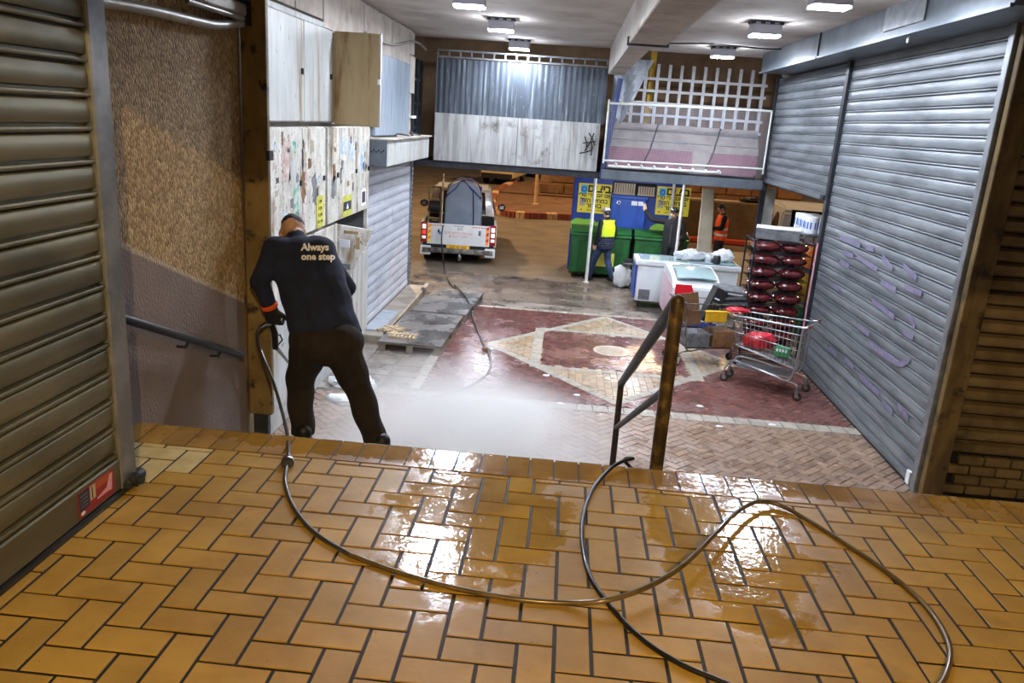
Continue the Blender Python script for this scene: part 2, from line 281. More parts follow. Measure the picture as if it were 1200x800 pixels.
# ------------------------------------------------------------------ mesh helpers
class MB:
    def __init__(s): s.v = []; s.f = []
    def add(s, vs, fs, M=None):
        o = len(s.v); s.v += [tuple(M @ V(q)) if M else tuple(q) for q in vs]; s.f += [tuple(i + o for i in q) for q in fs]; return s
    def box(s, x0, x1, y0, y1, z0, z1, M=None):
        return s.add([(x0, y0, z0), (x1, y0, z0), (x1, y1, z0), (x0, y1, z0), (x0, y0, z1), (x1, y0, z1), (x1, y1, z1), (x0, y1, z1)],
                     [(0, 3, 2, 1), (4, 5, 6, 7), (0, 1, 5, 4), (1, 2, 6, 5), (2, 3, 7, 6), (3, 0, 4, 7)], M)
    def prism(s, poly, axis, a0, a1, M=None):
        """poly in the two other axes (cyclic order), extruded along axis"""
        n = len(poly); ar = sum(poly[i][0] * poly[(i + 1) % n][1] - poly[(i + 1) % n][0] * poly[i][1] for i in range(n))
        if ar < 0: poly = poly[::-1]
        def pt(p, a): return {'x': (a, p[0], p[1]), 'y': (p[1], a, p[0]), 'z': (p[0], p[1], a)}[axis]
        vs = [pt(p, a0) for p in poly] + [pt(p, a1) for p in poly]
        fs = [tuple(range(n))[::-1], tuple(range(n, 2 * n))] + [(i, (i + 1) % n, n + (i + 1) % n, n + i) for i in range(n)]
        return s.add(vs, fs, M)
    def tube(s, pts, r, n=8, caps=True, closed=False):
        pts = [V(p) for p in pts]; m = len(pts); rs = r if isinstance(r, (list, tuple)) else [r] * m
        T = []
        for i in range(m):
            a = pts[(i - 1) % m] if (i or closed) else pts[0]; b = pts[(i + 1) % m] if (i < m - 1 or closed) else pts[-1]
            T.append((b - a).normalized() if (b - a).length > 1e-9 else V((0, 0, 1)))
        u = T[0].orthogonal().normalized(); o = len(s.v)
        for i in range(m):
            u = u - T[i] * u.dot(T[i]); u = u.normalized() if u.length > 1e-6 else T[i].orthogonal().normalized(); w_ = T[i].cross(u)
            s.v += [tuple(pts[i] + (u * math.cos(2 * PI * k / n) + w_ * math.sin(2 * PI * k / n)) * rs[i]) for k in range(n)]
        for i in range(m if closed else m - 1):
            j = (i + 1) % m
            s.f += [(o + i * n + k, o + i * n + (k + 1) % n, o + j * n + (k + 1) % n, o + j * n + k) for k in range(n)]
        if caps and not closed: s.f += [tuple(o + k for k in range(n))[::-1], tuple(o + (m - 1) * n + k for k in range(n))]
        return s
    def lathe(s, prof, n=16, M=None):
        """prof: list of (r, z), bottom to top"""
        vs = []; fs = []
        for r_, z in prof: vs += [(r_ * math.cos(2 * PI * k / n), r_ * math.sin(2 * PI * k / n), z) for k in range(n)]
        for i in range(len(prof) - 1): fs += [(i * n + k, i * n + (k + 1) % n, (i + 1) * n + (k + 1) % n, (i + 1) * n + k) for k in range(n)]
        fs += [tuple(range(n))[::-1], tuple((len(prof) - 1) * n + k for k in range(n))]
        return s.add(vs, fs, M)
    def ell(s, c, r, nu=12, nv=8, M=None):
        vs = []; fs = []
        for j in range(nv + 1):
            t = PI * j / nv
            if j in (0, nv): vs.append((c[0], c[1], c[2] - r[2] * math.cos(t))); continue
            vs += [(c[0] + r[0] * math.sin(t) * math.cos(2 * PI * k / nu), c[1] + r[1] * math.sin(t) * math.sin(2 * PI * k / nu), c[2] - r[2] * math.cos(t)) for k in range(nu)]
        fs += [(0, 1 + (k + 1) % nu, 1 + k) for k in range(nu)]
        for j in range(nv - 2):
            a = 1 + j * nu; fs += [(a + k, a + (k + 1) % nu, a + nu + (k + 1) % nu, a + nu + k) for k in range(nu)]
        a = 1 + (nv - 2) * nu; fs += [(a + k, a + (k + 1) % nu, len(vs) - 1) for k in range(nu)]
        return s.add(vs, fs, M)
    def sheet(s, fn, nu, nv, th):
        """a curved sheet fn(u, v) -> point, given thickness th along its normal"""
        P = [[V(fn(i / nu, j / nv)) for j in range(nv + 1)] for i in range(nu + 1)]
        def nr(i, j):
            a = P[min(i + 1, nu)][j] - P[max(i - 1, 0)][j]; b = P[i][min(j + 1, nv)] - P[i][max(j - 1, 0)]; c = a.cross(b)
            return c.normalized() if c.length > 1e-9 else V((0, 0, 1))
        W = nv + 1; top = [P[i][j] + nr(i, j) * th / 2 for i in range(nu + 1) for j in range(W)]; bot = [P[i][j] - nr(i, j) * th / 2 for i in range(nu + 1) for j in range(W)]
        k = len(top); fs = []
        for i in range(nu):
            for j in range(nv):
                q = (i * W + j, (i + 1) * W + j, (i + 1) * W + j + 1, i * W + j + 1); fs += [q, tuple(x + k for x in q[::-1])]
        bd = [(i * W, (i + 1) * W) for i in range(nu)] + [(nu * W + j, nu * W + j + 1) for j in range(nv)] + [((i + 1) * W + nv, i * W + nv) for i in range(nu)] + [(j + 1, j) for j in range(nv)]
        fs += [(b, a, a + k, b + k) for a, b in bd]
        return s.add(top + bot, fs)
    def mesh(s, name, bevel=0, smooth=False, seg=1):
        me = bpy.data.meshes.new(name); me.from_pydata(s.v, [], s.f); me.update()
        if bevel:
            bm = bmesh.new(); bm.from_mesh(me)
            es = [e for e in bm.edges if len(e.link_faces) == 2 and e.calc_face_angle(0) > .6]
            bmesh.ops.bevel(bm, geom=es, offset=bevel, segments=seg, affect='EDGES', profile=.6, clamp_overlap=True); bm.to_mesh(me); bm.free()
        if smooth: me.shade_smooth(); me.set_sharp_from_angle(angle=math.radians(smooth if smooth > 1 else 40))
        return me
    def build(s, name, m, parent=None, bevel=0, smooth=False, seg=1, loc=None):
        return link(name, s.mesh(name, bevel, smooth, seg), m, parent, loc)
def link(name, me, m, parent=None, loc=None, rot=None):
    if m and not me.materials: me.materials.append(MATS[m])
    o = bpy.data.objects.new(name, me); COL.objects.link(o)
    if parent: o.parent = parent
    if loc is not None: o.location = loc
    if rot is not None: o.rotation_euler = rot
    return o
def tag(o, label=None, cat=None, group=None, kind=None):
    if label: o['label'] = label
    if cat: o['category'] = cat
    if group: o['group'] = group
    if kind: o['kind'] = kind
    return o
def thing(name, label, cat, loc=(0, 0, 0), rz=0, group=None):
    o = bpy.data.objects.new(name, None); COL.objects.link(o); o.location = loc; o.rotation_euler = (0, 0, rz); o.empty_display_size = .1
    return tag(o, label, cat, group)
def struct(name, mb, m, label=None, bevel=0, smooth=False):
    o = mb.build(name, m, None, bevel, smooth); o['kind'] = 'structure'
    if label: o['label'] = label
    return o
def sroot(name, label=None, loc=(0, 0, 0)):
    o = bpy.data.objects.new(name, None); COL.objects.link(o); o.location = loc; o['kind'] = 'structure'
    if label: o['label'] = label
    return o
def text(name, s, size, m, parent=None, M=None, bold=0, ext=.001, align='CENTER', rtl=False, spacing=1.0):
    cu = bpy.data.curves.new('tmp_text', 'FONT'); cu.body = s[::-1] if rtl else s; cu.size = size; cu.align_x = align; cu.align_y = 'CENTER'
    cu.extrude = ext; cu.offset = bold; cu.resolution_u = 2; cu.space_character = spacing
    o = bpy.data.objects.new('tmp_text', cu); COL.objects.link(o)
    dg = bpy.context.evaluated_depsgraph_get(); me = bpy.data.meshes.new_from_object(o.evaluated_get(dg)); bpy.data.objects.remove(o); bpy.data.curves.remove(cu)
    me.materials.clear(); me.name = name
    if M: me.transform(M)
    return link(name, me, m, parent)
def frame(o, ex, ey):      # matrix whose local x runs along ex, local y along ey, origin o
    ex = V(ex).normalized(); ey = V(ey); ey = (ey - ex * ey.dot(ex)).normalized(); ez = ex.cross(ey)
    return Matrix(((ex.x, ey.x, ez.x, o[0]), (ex.y, ey.y, ez.y, o[1]), (ex.z, ey.z, ez.z, o[2]), (0, 0, 0, 1)))
def bez(pts, n=6):          # Catmull-Rom through points
    P = [V(p) for p in pts]; P = [P[0] * 2 - P[1]] + P + [P[-1] * 2 - P[-2]]; out = []
    for i in range(1, len(P) - 2):
        a, b, c, d = P[i - 1:i + 3]
        for k in range(n):
            t = k / n; out.append(.5 * ((2 * b) + (c - a) * t + (2 * a - 5 * b + 4 * c - d) * t * t + (3 * b - a - 3 * c + d) * t ** 3))
    return out + [P[-2]]
def evaluated(o, name):
    dg = bpy.context.evaluated_depsgraph_get(); me = bpy.data.meshes.new_from_object(o.evaluated_get(dg)); me.name = name; return me
def blob(name, prims, m, parent=None, voxel=.01, smooth=6, cut=None, fn=None):
    """one continuous skin grown around tapered limbs and ellipsoids; cut = [(point, normal)] trims clean hems"""
    mb = MB()
    for p in prims:
        if p[0] == 'c':
            _, a, b, r0, r1 = p; a = V(a); b = V(b); d = b - a; l = max(d.length, 1e-4); q = d.to_track_quat('Z', 'Y').to_matrix().to_4x4(); q.translation = a
            pr = [(max(r0 * math.sin(t), .0006), -r0 * math.cos(t)) for t in [PI / 2 * k / 4 for k in range(5)]] + [(max(r1 * math.cos(t), .0006), l + r1 * math.sin(t)) for t in [PI / 2 * k / 4 for k in range(5)]]
            mb.lathe(pr, 14, q)
        else:
            _, c, r = p[:3]; q = (p[3].to_4x4() if len(p) > 3 else Matrix.Identity(4)).copy(); q.translation = V(c); mb.ell((0, 0, 0), r, 16, 10, q)
    me = mb.mesh('tmp'); o = bpy.data.objects.new('tmp_blob', me); COL.objects.link(o)
    rm = o.modifiers.new('r', 'REMESH'); rm.mode = 'VOXEL'; rm.voxel_size = voxel
    if smooth: sm = o.modifiers.new('s', 'SMOOTH'); sm.factor = .5; sm.iterations = smooth
    out = evaluated(o, name); bpy.data.objects.remove(o); bpy.data.meshes.remove(me)
    if cut or fn:
        bm = bmesh.new(); bm.from_mesh(out)
        for co, no in (cut or []):
            bmesh.ops.bisect_plane(bm, geom=bm.verts[:] + bm.edges[:] + bm.faces[:], plane_co=V(co), plane_no=V(no), clear_outer=True)
        if fn:
            for v in bm.verts: v.co = fn(v.co.copy())
        bm.to_mesh(out); bm.free()
    out.materials.clear(); out.shade_smooth()
    return link(name, out, m, parent)

# ================================================================== STRUCTURE
PZ = -1.85                      # plaza level, the landing is z = 0
EDGE = 3.62                     # landing edge (first nosing)
# ---- landing floor: herringbone clinker tiles, each an object
fl = struct('floor_landing', MB().box(-2.2, 4.6, -3, EDGE - .03, -.18, -.0045), 'grout', 'landing floor of glazed ochre tiles laid in herringbone')
U = .1175; G = .0058
tile_cache = {}
def tile_mesh(wx, wy, nm, h=.022, bev=.0016):
    k = (nm, round(wx, 3), round(wy, 3))
    if k not in tile_cache:
        hx, hy = wx / 2, wy / 2; b = bev; v = []; 
        for (ax, ay, z) in ((hx, hy, -h), (hx, hy, -b), (hx - b, hy - b, 0)): v += [(-ax, -ay, z), (ax, -ay, z), (ax, ay, z), (-ax, ay, z)]
        f = [(8, 9, 10, 11)] + [(a + i, a + (i + 1) % 4, a + 4 + (i + 1) % 4, a + 4 + i) for a in (0, 4) for i in range(4)]
        me = bpy.data.meshes.new(nm); me.from_pydata(v, [], f); me.update(); tile_cache[k] = me
    return tile_cache[k]
rects = []
for i in range(-20, 36):
    for j in range(3, 29):
        c = (i - j) % 4
        if c == 0: r = [i, i + 1, j, j + 2]
        elif c == 1: r = [i, i + 2, j, j + 1]
        else: continue
        x0, x1, y0, y1 = (r[0] - .3) * U, (r[1] - .3) * U, (r[2] + .4) * U, (r[3] + .4) * U
        y1 = min(y1, 3.375); x0 = max(x0, -2.07); x1 = min(x1, 3.9)
        if x1 - x0 < .03 or y1 - y0 < .025: continue
        if (y0 + y1) / 2 < 2.98: x0 = max(x0, -1.80)
        if x1 - x0 < .02: continue
        rects.append((x0 + G, x1 - G, y0 + G, y1 - G))
def in_view(p, m=25):
    x, y = proj(p); return -m < x < 1200 + m and -m < y < 800 + m
rects.sort(key=lambda r: (not in_view(((r[0] + r[1]) / 2, (r[2] + r[3]) / 2, 0)), (r[2] + r[3])))
rest = MB()
for k, (x0, x1, y0, y1) in enumerate(rects):
    cx, cy = (x0 + x1) / 2, (y0 + y1) / 2
    dz = random.uniform(-.0012, .0012)
    if k < 300:
        pale = cx < -1.55 and 3.0 < cy < 3.38 and cy - cx > 4.72
        link('tile', tile_mesh(x1 - x0, y1 - y0, 'tile_pale_mesh' if pale else 'tile'), 'tile_pale' if pale else 'tile', fl, (cx, cy, dz), (random.uniform(-.009, .009), random.uniform(-.009, .009), 0))
    else:
        me = tile_mesh(x1 - x0, y1 - y0, 'tile'); rest.add([v.co + V((cx, cy, dz)) for v in me.vertices], [tuple(p.vertices) for p in me.polygons])
tag(rest.build('tile_field', 'tile', fl), kind='stuff')
x = -2.07
while x < 3.9:                                   # soldier course along the edge, rounded nosing
    w_ = .118
    key = 'nosing_mesh'
    if key not in tile_cache:
        hw = w_ / 2 - .004
        pr = [(-.12, -.02), (-.12, 0), (.095, 0), (.112, -.004), (.122, -.014), (.124, -.04), (.10, -.04), (.10, -.02)]
        tile_cache[key] = MB().prism([(b, a) for a, b in pr], 'x', -hw, hw).mesh('nosing_tile') if False else None
        mb = MB(); n = len(pr)
        mb.add([(-hw, a, b) for a, b in pr] + [(hw, a, b) for a, b in pr], [tuple(range(n)), tuple(range(2 * n - 1, n - 1, -1))] + [(i, n + i, n + (i + 1) % n, (i + 1) % n) for i in range(n)])
        me = mb.mesh('nosing_tile'); bm = bmesh.new(); bm.from_mesh(me); bmesh.ops.recalc_face_normals(bm, faces=bm.faces); bm.to_mesh(me); bm.free(); tile_cache[key] = me
    link('nosing_tile', tile_cache[key], 'nosing', fl, (x + w_ / 2, 3.50, random.uniform(-.001, .001)))
    x += w_
# ---- stairs going down to the plaza (11 risers)
st = sroot('stairs', 'flight of steps going down from the landing to the plaza')
RISE = -PZ / 11; TREAD = .30
for k in range(1, 11):
    y0 = EDGE + TREAD * (k - 1)
    MB().box(-2.07, 4.6, y0 - .02, y0 + TREAD, PZ - .1 if k > 7 else -RISE * k - .45, -RISE * k).build('step', 'concrete', st, bevel=.008)
MB().box(-2.07, 4.6, EDGE - .1, EDGE - .03, -.7, -.02).build('riser', 'concrete', st)

# ---- plaza floor
pf = struct('floor_plaza', MB().box(-3.2, 8.5, 6.55, 15.3, PZ - .25, PZ - .012), 'slab_wet', 'lower plaza paved in patterned wet blocks')
DIA = [(.88, 9.72), (-1.02, 12.05), (.93, 14.5), (2.85, 12.05)]
def inside(p, poly):
    r = False; n = len(poly)
    for i in range(n):
        (x1, y1), (x2, y2) = poly[i], poly[(i + 1) % n]
        if (y1 > p[1]) != (y2 > p[1]) and p[0] < (x2 - x1) * (p[1] - y1) / (y2 - y1) + x1: r = not r
    return r
def region(x, y):
    if not (-1.72 < x < 3.92 and 6.65 < y < 14.62): 
        return 'tan' if (-3.0 < x <= -1.72 and 6.65 < y < 9.3) else None
    if y < 9.34: return 'tan'
    if y < 9.60: return None
    if inside((x, y), DIA):
        if -.18 < x < 2.08 and 11.12 < y < 13.18: return 'red'
        return 'buff'
    return 'red'
pav = []
s2 = math.sqrt(.5); PL = .1
for i in range(-60, 170):
    for j in range(-20, 150):
        c = (i - j) % 4
        if c == 0: cx, cy, o = i + .5, j + 1, 1
        elif c == 1: cx, cy, o = i + 1, j + .5, 0
        else: continue
        a, b = cx * PL, cy * PL
        X_, Y_ = (a - b) * s2 + .0, (a + b) * s2 + 4.0
        r = region(X_, Y_)
        if r in ('tan', 'red'): pav.append((X_, Y_, PI / 4 + (PI / 2 if o else 0), r))
for i in range(-12, 40):                       # buff blocks: straight courses
    for j in range(0, 52):
        X_, Y_ = -1.1 + i * .1 , 9.7 + j * .1 * 2 + (.1 if i % 2 else 0)
        if region(X_, Y_) == 'buff': pav.append((X_, Y_, PI / 2, 'buff'))
def vis_size(p):
    if not in_view((p[0], p[1], PZ), 5) or p[1] < 7.72: return 0
    return 1 / p[1]
pav.sort(key=vis_size, reverse=True)
pm = tile_mesh(.194, .094, 'paver', .03, .004)
field = {'tan': MB(), 'red': MB(), 'buff': MB()}
pmesh = {}
for k, (X_, Y_, a, r) in enumerate(pav):
    dz = random.uniform(-.003, .002)
    if k < 300:
        if r not in pmesh: pmesh[r] = pm.copy(); pmesh[r].materials.append(MATS['paver_' + r])
        link('paver', pmesh[r], None, pf, (X_, Y_, PZ + dz), (random.uniform(-.008, .008), random.uniform(-.008, .008), a))
    else:
        R = Matrix.Rotation(a, 3, 'Z') @ Matrix.Rotation(random.uniform(-.01, .01), 3, 'X')
        field[r].add([R @ v.co + V((X_, Y_, PZ + dz)) for v in pm.vertices], [tuple(p.vertices) for p in pm.polygons])
for r, nm in (('tan', 'brown_paver_field'), ('red', 'red_paver_field'), ('buff', 'buff_paver_field')):
    tag(field[r].build(nm, 'paver_' + r, pf), kind='stuff')
# light stone strips
def strip(p, q, width, step, z=.004):
    p, q = V((*p, 0)), V((*q, 0)); d = q - p; n = max(1, round(d.length / step)); a = math.atan2(d.y, d.x); l = d.length / n
    me = tile_mesh(l - .012, width - .008, 'sett', .03, .004)
    for k in range(n):
        c = p + d * ((k + .5) / n); link('sett', me, 'sett', pf, (c.x, c.y, PZ + z + random.uniform(-.001, .001)), (0, 0, a))
strip((-3.0, 9.47), (3.92, 9.47), .23, .2)
for k in range(4): strip(DIA[k], DIA[(k + 1) % 4], .13, .26, .005)
strip((-.2, 11.05), (2.1, 11.05), .14, .23, .006); strip((-.2, 13.25), (2.1, 13.25), .14, .23, .006)
strip((-.25, 11.0), (-.25, 13.3), .16, .23, .007); strip((2.15, 11.0), (2.15, 13.3), .16, .23, .007)
strip((-1.75, 14.62), (3.9, 14.62), .14, .28)
strip((-1.75, 9.6), (-1.75, 14.6), .14, .28)
for i in range(3):                              # big grey slabs along the left wall
    for j in range(11):
        link('paving_slab', tile_mesh(.405, .445, 'paving_slab', .03, .004), 'slab_wet', pf, (-2.83 + i * .42, 9.84 + j * .46, PZ + random.uniform(-.004, 0)), (random.uniform(-.004, .004), 0, 0))
struct('floor_wet_strip', MB().box(-3.2, 8.5, 15.25, 17.8, PZ - .25, PZ - .004), 'wet_strip', 'wet dark concrete strip in front of the bins')
struct('floor_road', MB().box(-60, 60, 15.0, 120, PZ - .4, PZ - .02), 'asphalt', 'asphalt road outside under orange street light')

# ---- walls and ceilings
struct('wall_left_landing', MB().box(-2.2, -1.80, -3, 3.02, -.18, 3.6), 'wall_plain')
struct('wall_left_stair', MB().box(-2.3, -2.07, 3.0, 4.98, -2.0, 3.2), 'pebble', 'pebble-dashed stair wall with mauve-grey painted dado')
struct('wall_left_return', MB().box(-3.2, -2.12, 4.9, 5.1, PZ - .1, 3.2), 'wall_plain')
wl = struct('wall_left', MB().box(-3.3, -3.06, 5.0, 15.42, PZ - .1, 3.2), 'plaster_white', 'left hall wall of stained white plaster')
struct('wall_right', MB().box(4.0, 4.15, 7.8, 12.2, PZ - .1, 3.2), 'wall_plain')
struct('wall_right_header', MB().box(3.97, 4.15, 12.2, 16.4, 2.5, 3.2), 'wall_plain')
struct('wall_behind', MB().box(-2.2, 4.6, -3.2, -3, -.2, 3.6), 'wall_plain')
struct('ceiling', MB().box(-3.3, 8.5, .3, 16.3, 3.05, 3.25), 'ceiling_paint', 'stained flat ceiling of the hall')
struct('ceiling_landing', MB().box(-2.2, 8.5, -3.2, .3, 3.52, 3.7), 'ceiling_paint')
struct('trim_lintel', MB().box(-2.2, 8.5, .27, .42, 2.61, 3.6), 'plaster_white')
bm_ = struct('ceiling_beam', MB().box(.62, .9, 5, 16.1, 2.56, 3.1), 'ceiling_paint', 'concrete beam running down the middle of the ceiling')
MB().box(.55, .97, 5, 9.3, 2.49, 2.555).build('beam_cladding', 'plaster_white', bm_, bevel=.01)
MB().box(.53, .99, 9.27, 9.33, 2.47, 2.56).build('end_trim', 'steel_dark', bm_)
# white header panels above the cabinets, on the left wall
o = MB().tube(bez([(.9, 14.2, 3.03), (1.4, 14.25, 3.0), (2.2, 14.15, 3.03), (3.0, 14.2, 3.01), (3.36, 14.2, 3.02)], 5), .012, 6).build('ceiling_cable', 'frame_dark', bm_, smooth=True)
hd_ = sroot('trim_2', 'white header panels above the cabinets')
for (y0, y1, z0, z1) in ((6.6, 8.75, 2.58, 3.03), (8.77, 9.72, 2.58, 3.03), (9.74, 11.6, 2.50, 3.03), (11.62, 13.4, 2.62, 3.0), (12.7, 14.9, 2.4, 2.64), (13.42, 15.3, 2.62, 3.0), (14.9, 15.4, 1.95, 2.6)):
    MB().box(-3.06, -3.0, y0 + .008, y1 - .008, z0, z1).build('panel', 'plaster_white', hd_, bevel=.006)
MB().box(-3.06, -2.985, 6.6, 9.75, 2.49, 2.55).build('ledge', 'paint_white', hd_, bevel=.004)
MB().tube(bez([(-2.98, 11.6, 2.63), (-2.96, 12.4, 2.60), (-2.95, 13.4, 2.64), (-2.94, 14.6, 2.80), (-2.93, 15.3, 2.84), (-2.9, 15.9, 2.78)], 5), .022, 6).build('cable_run', 'conduit', hd_, smooth=True)
# dark window gap between left wall and facade
wd = sroot('window_1', 'dark metal window frame at the end of the left wall')
MB().box(-3.30, -3.12, 15.45, 16.6, .8, 2.62).build('recess', 'dark_void', wd)
for (y0, y1) in ((15.42, 15.5), (15.85, 15.92), (16.25, 16.33)): MB().box(-3.12, -3.02, y0, y1, .75, 2.6).build('mullion', 'frame_dark', wd)
for z in (1.3, 1.75, 2.2): MB().box(-3.1, -3.04, 15.45, 16.3, z, z + .05).build('transom', 'frame_dark', wd)
MB().box(-3.05, -2.99, 15.2, 15.6, 1.5, 1.55).build('bracket', 'print_white', wd)

# ---- steel column at the stair wall's end
pil = sroot('trim_column', 'dirty ochre steel column at the end of the stair wall', (-1.98, 5.0, PZ))
MB().box(-.08, .08, 0, .05, 1.37, 5.0).build('casing', 'pillar_yellow', pil, bevel=.006)
MB().box(-.05, .05, .0, .05, 0, 1.37).build('foot', 'steel_dark', pil)
MB().box(-.19, -.085, -.015, .12, 1.1, 5.0).build('edge_strip', 'frame_brown', pil, bevel=.005)
MB().box(.075, .10, -.02, .05, 3.1, 3.16).build('lug', 'steel_dark', pil)

# ---- facade at the far end of the hall: slab, posts, sheet cladding
FY = 16.2
slab = struct('facade_slab', MB().box(-3.3, 3.95, FY - .02, 17.95, .58, .70), 'steel_dark', 'dark steel edge beam under the upper floor')
struct('wall_back', MB().box(-4.5, 6, 17.7, 17.9, .7, 3.8), 'brown_wall', 'brown upper wall behind the lattice')
struct('ceiling_back', MB().box(-4.5, 6, 16.3, 17.9, 3.4, 3.6), 'brown_wall')
def corrugated(x0, x1, z0, z1, y, pitch, amp):
    n = int((x1 - x0) / pitch * 4)
    return MB().sheet(lambda u, v: (x0 + (x1 - x0) * u, y + amp * math.sin(2 * PI * (x1 - x0) * u / pitch), z0 + (z1 - z0) * v), n, 1, .004)
o = corrugated(-2.72, .62, 1.62, 2.66, FY - .06, .11, .006).build('corrugated_sheet', 'corr_grey', None, smooth=60)
tag(o, 'dark grey corrugated metal sheet along the upper balcony', 'metal sheet')
o['kind'] = 'structure'
for k, (x0, x1) in enumerate(((-2.71, -1.06), (-1.05, .56))):
    o = MB().sheet(lambda u, v, x0=x0, x1=x1: (x0 + (x1 - x0) * u, FY - .10 + .012 * math.sin(7 * u + 3 * v) * v, .72 + .92 * v), 10, 6, .012).build('white_board', 'board_white', None, smooth=50)
    tag(o, ('stained white balcony board beside the left shutter wall', 'stained white balcony board with black scrawl beside blue pipe')[k], 'board')
    o['kind'] = 'structure'
    if k == 1:
        for (a, b, c, d) in ((.30, 1.10, .45, 1.45), (.25, 1.25, .5, 1.3), (.2, 1.05, .42, 1.12), (.35, 1.45, .48, 1.22), (.28, 1.38, .33, 1.12), (.40, 1.35, .43, 1.02)):
            MB().tube([(a, FY - .118, b), ((a + c) / 2 + .02, FY - .119, (b + d) / 2), (c, FY - .118, d)], .012, 5).build('scrawl', 'print_black', o)
rail_t = sroot('trim_1', 'slotted rail above the corrugated sheet')
for z in (2.68, 2.80): MB().box(-2.72, .62, FY - .05, FY - .02, z, z + .03).build('bar', 'steel_grey', rail_t)
for k in range(16): MB().box(-2.72 + k * .22, -2.69 + k * .22, FY - .05, FY - .02, 2.70, 2.81).build('picket', 'steel_grey', rail_t)
a, b = ony(727, 92, 16.13), ony(705, 207, 16.13)
o = MB().tube([a, b], .055, 12).build('blue_pipe', 'blue_pipe', None, smooth=True); tag(o, 'dark blue round pipe between white board and netting', 'pipe'); 

# ---- net cage, awning and lattice on the right of the facade
nc = thing('net_cage', 'white framed netting cage hung on the upper floor beside shutters', 'netting', (.68, 15.98, .7))
for z in (.25, 1.33): MB().tube([(0, 0, z), (3.10, 0, z + .05)], .02, 8).build('frame_rail', 'white_pole', nc, smooth=True)
for x in (0, 3.10): MB().tube([(x, 0, .2), (x, 0, 1.4)], .018, 8).build('frame_post', 'white_pole', nc, smooth=True)
net = MB()
for k in range(90): net.tube([(.03 + k * .034, 0, .1), (.03 + k * .034, 0, 1.36)], .0022, 4, False)
for k in range(40): net.tube([(0, 0, .12 + k * .032), (3.10, 0, .14 + k * .032)], .0019, 4, False)
tag(net.build('netting', 'net_white', nc), kind='stuff')
sb = MB().tube([(.1, .0, .15), (2.3, .0, .17)], .026, 8).build('lamp_bar', 'white_pole', nc, smooth=True)
for k in range(9): MB().ell((.25 + k * .25, 0, .19), (.03, .03, .035), 8, 6).build('lamp_knob', 'white_pole', sb, smooth=True)
MB().box(-.02, 3.12, -.03, .03, -.1, .08).build('bottom_beam', 'galv', nc)
for x in (.3, 1.5, 2.8): MB().box(x - .02, x + .02, .0, .205, -.09, -.02).build('bracket', 'galv', nc)
aw = thing('awning', 'sloping grey and pink sheet awning behind the netting', 'awning', (.7, 16.3, .7))
MB().sheet(lambda u, v: (3.05 * u, .12 + .38 * v, .52 + .48 * v), 8, 3, .015).build('upper_sheet', 'awning_grey', aw)
MB().sheet(lambda u, v: (1.75 * u, 0 + .12 * v, .12 + .40 * v), 6, 3, .015).build('pink_sheet', 'awning_pink', aw)
MB().sheet(lambda u, v: (2.05 + .06 * v + (.98 - .06 * v) * u, 0 + .12 * v, .12 + .40 * v), 4, 3, .015).build('pink_sheet', 'awning_pink', aw)
MB().sheet(lambda u, v: (1.7 + .42 * u, .02 + .1 * v, .1 + .42 * v), 4, 3, .01).build('lower_sheet', 'awning_grey', aw)
for x in (.75, 2.0): MB().tube([(x, -.02, .15), (x + .15, .1, .5), (x + .3, .46, 1.0)], .018, 6).build('rafter', 'steel_dark', aw)
for x in (.05, 1.5, 3.0): MB().box(x - .015, x + .015, -.01, .03, 0, .16).build('foot', 'steel_dark', aw)
for t in (.35, .75): MB().tube([(0, .1 + .38 * t, .5 + .48 * t), (3.05, .1 + .38 * t, .5 + .48 * t)], .014, 6).build('batten', 'steel_grey', aw)
la = sroot('window_2', 'white concrete lattice screen above the awning', (.95, 16.95, 1.62))
for k in range(13): MB().box(k * .235 - .03, k * .235 + .03, 0, .06, 0, 1.25).build('lattice_bar', 'lattice_white', la)
for k in range(5): MB().box(-.05, 2.9, -.004, .064, k * .235 + .0, k * .235 + .05).build('lattice_rail', 'lattice_white', la)
MB().box(.55, .66, .2, .3, -.2, 1.6).build('yellow_pipe', 'crate_yellow', la)
pb = MB().sheet(lambda u, v: (.75 + .75 * u * (.3 + .7 * v) , 16.5 + .1 * math.sin(9 * u + 7 * v), 1.9 + 1.0 * v - .25 * u * (1 - v)), 10, 8, .01).build('hanging_sheet', 'clear_plastic', None, smooth=True)
tag(pb, 'torn clear plastic sheet hanging beside the ceiling beam', 'plastic sheet')
MB().tube(bez([(.8, 16.4, 2.2), (1.0, 16.38, 2.05), (1.3, 16.36, 2.1), (1.55, 16.36, 2.0)], 5), .02, 6).build('edge_tube', 'white_pole', pb, smooth=True)

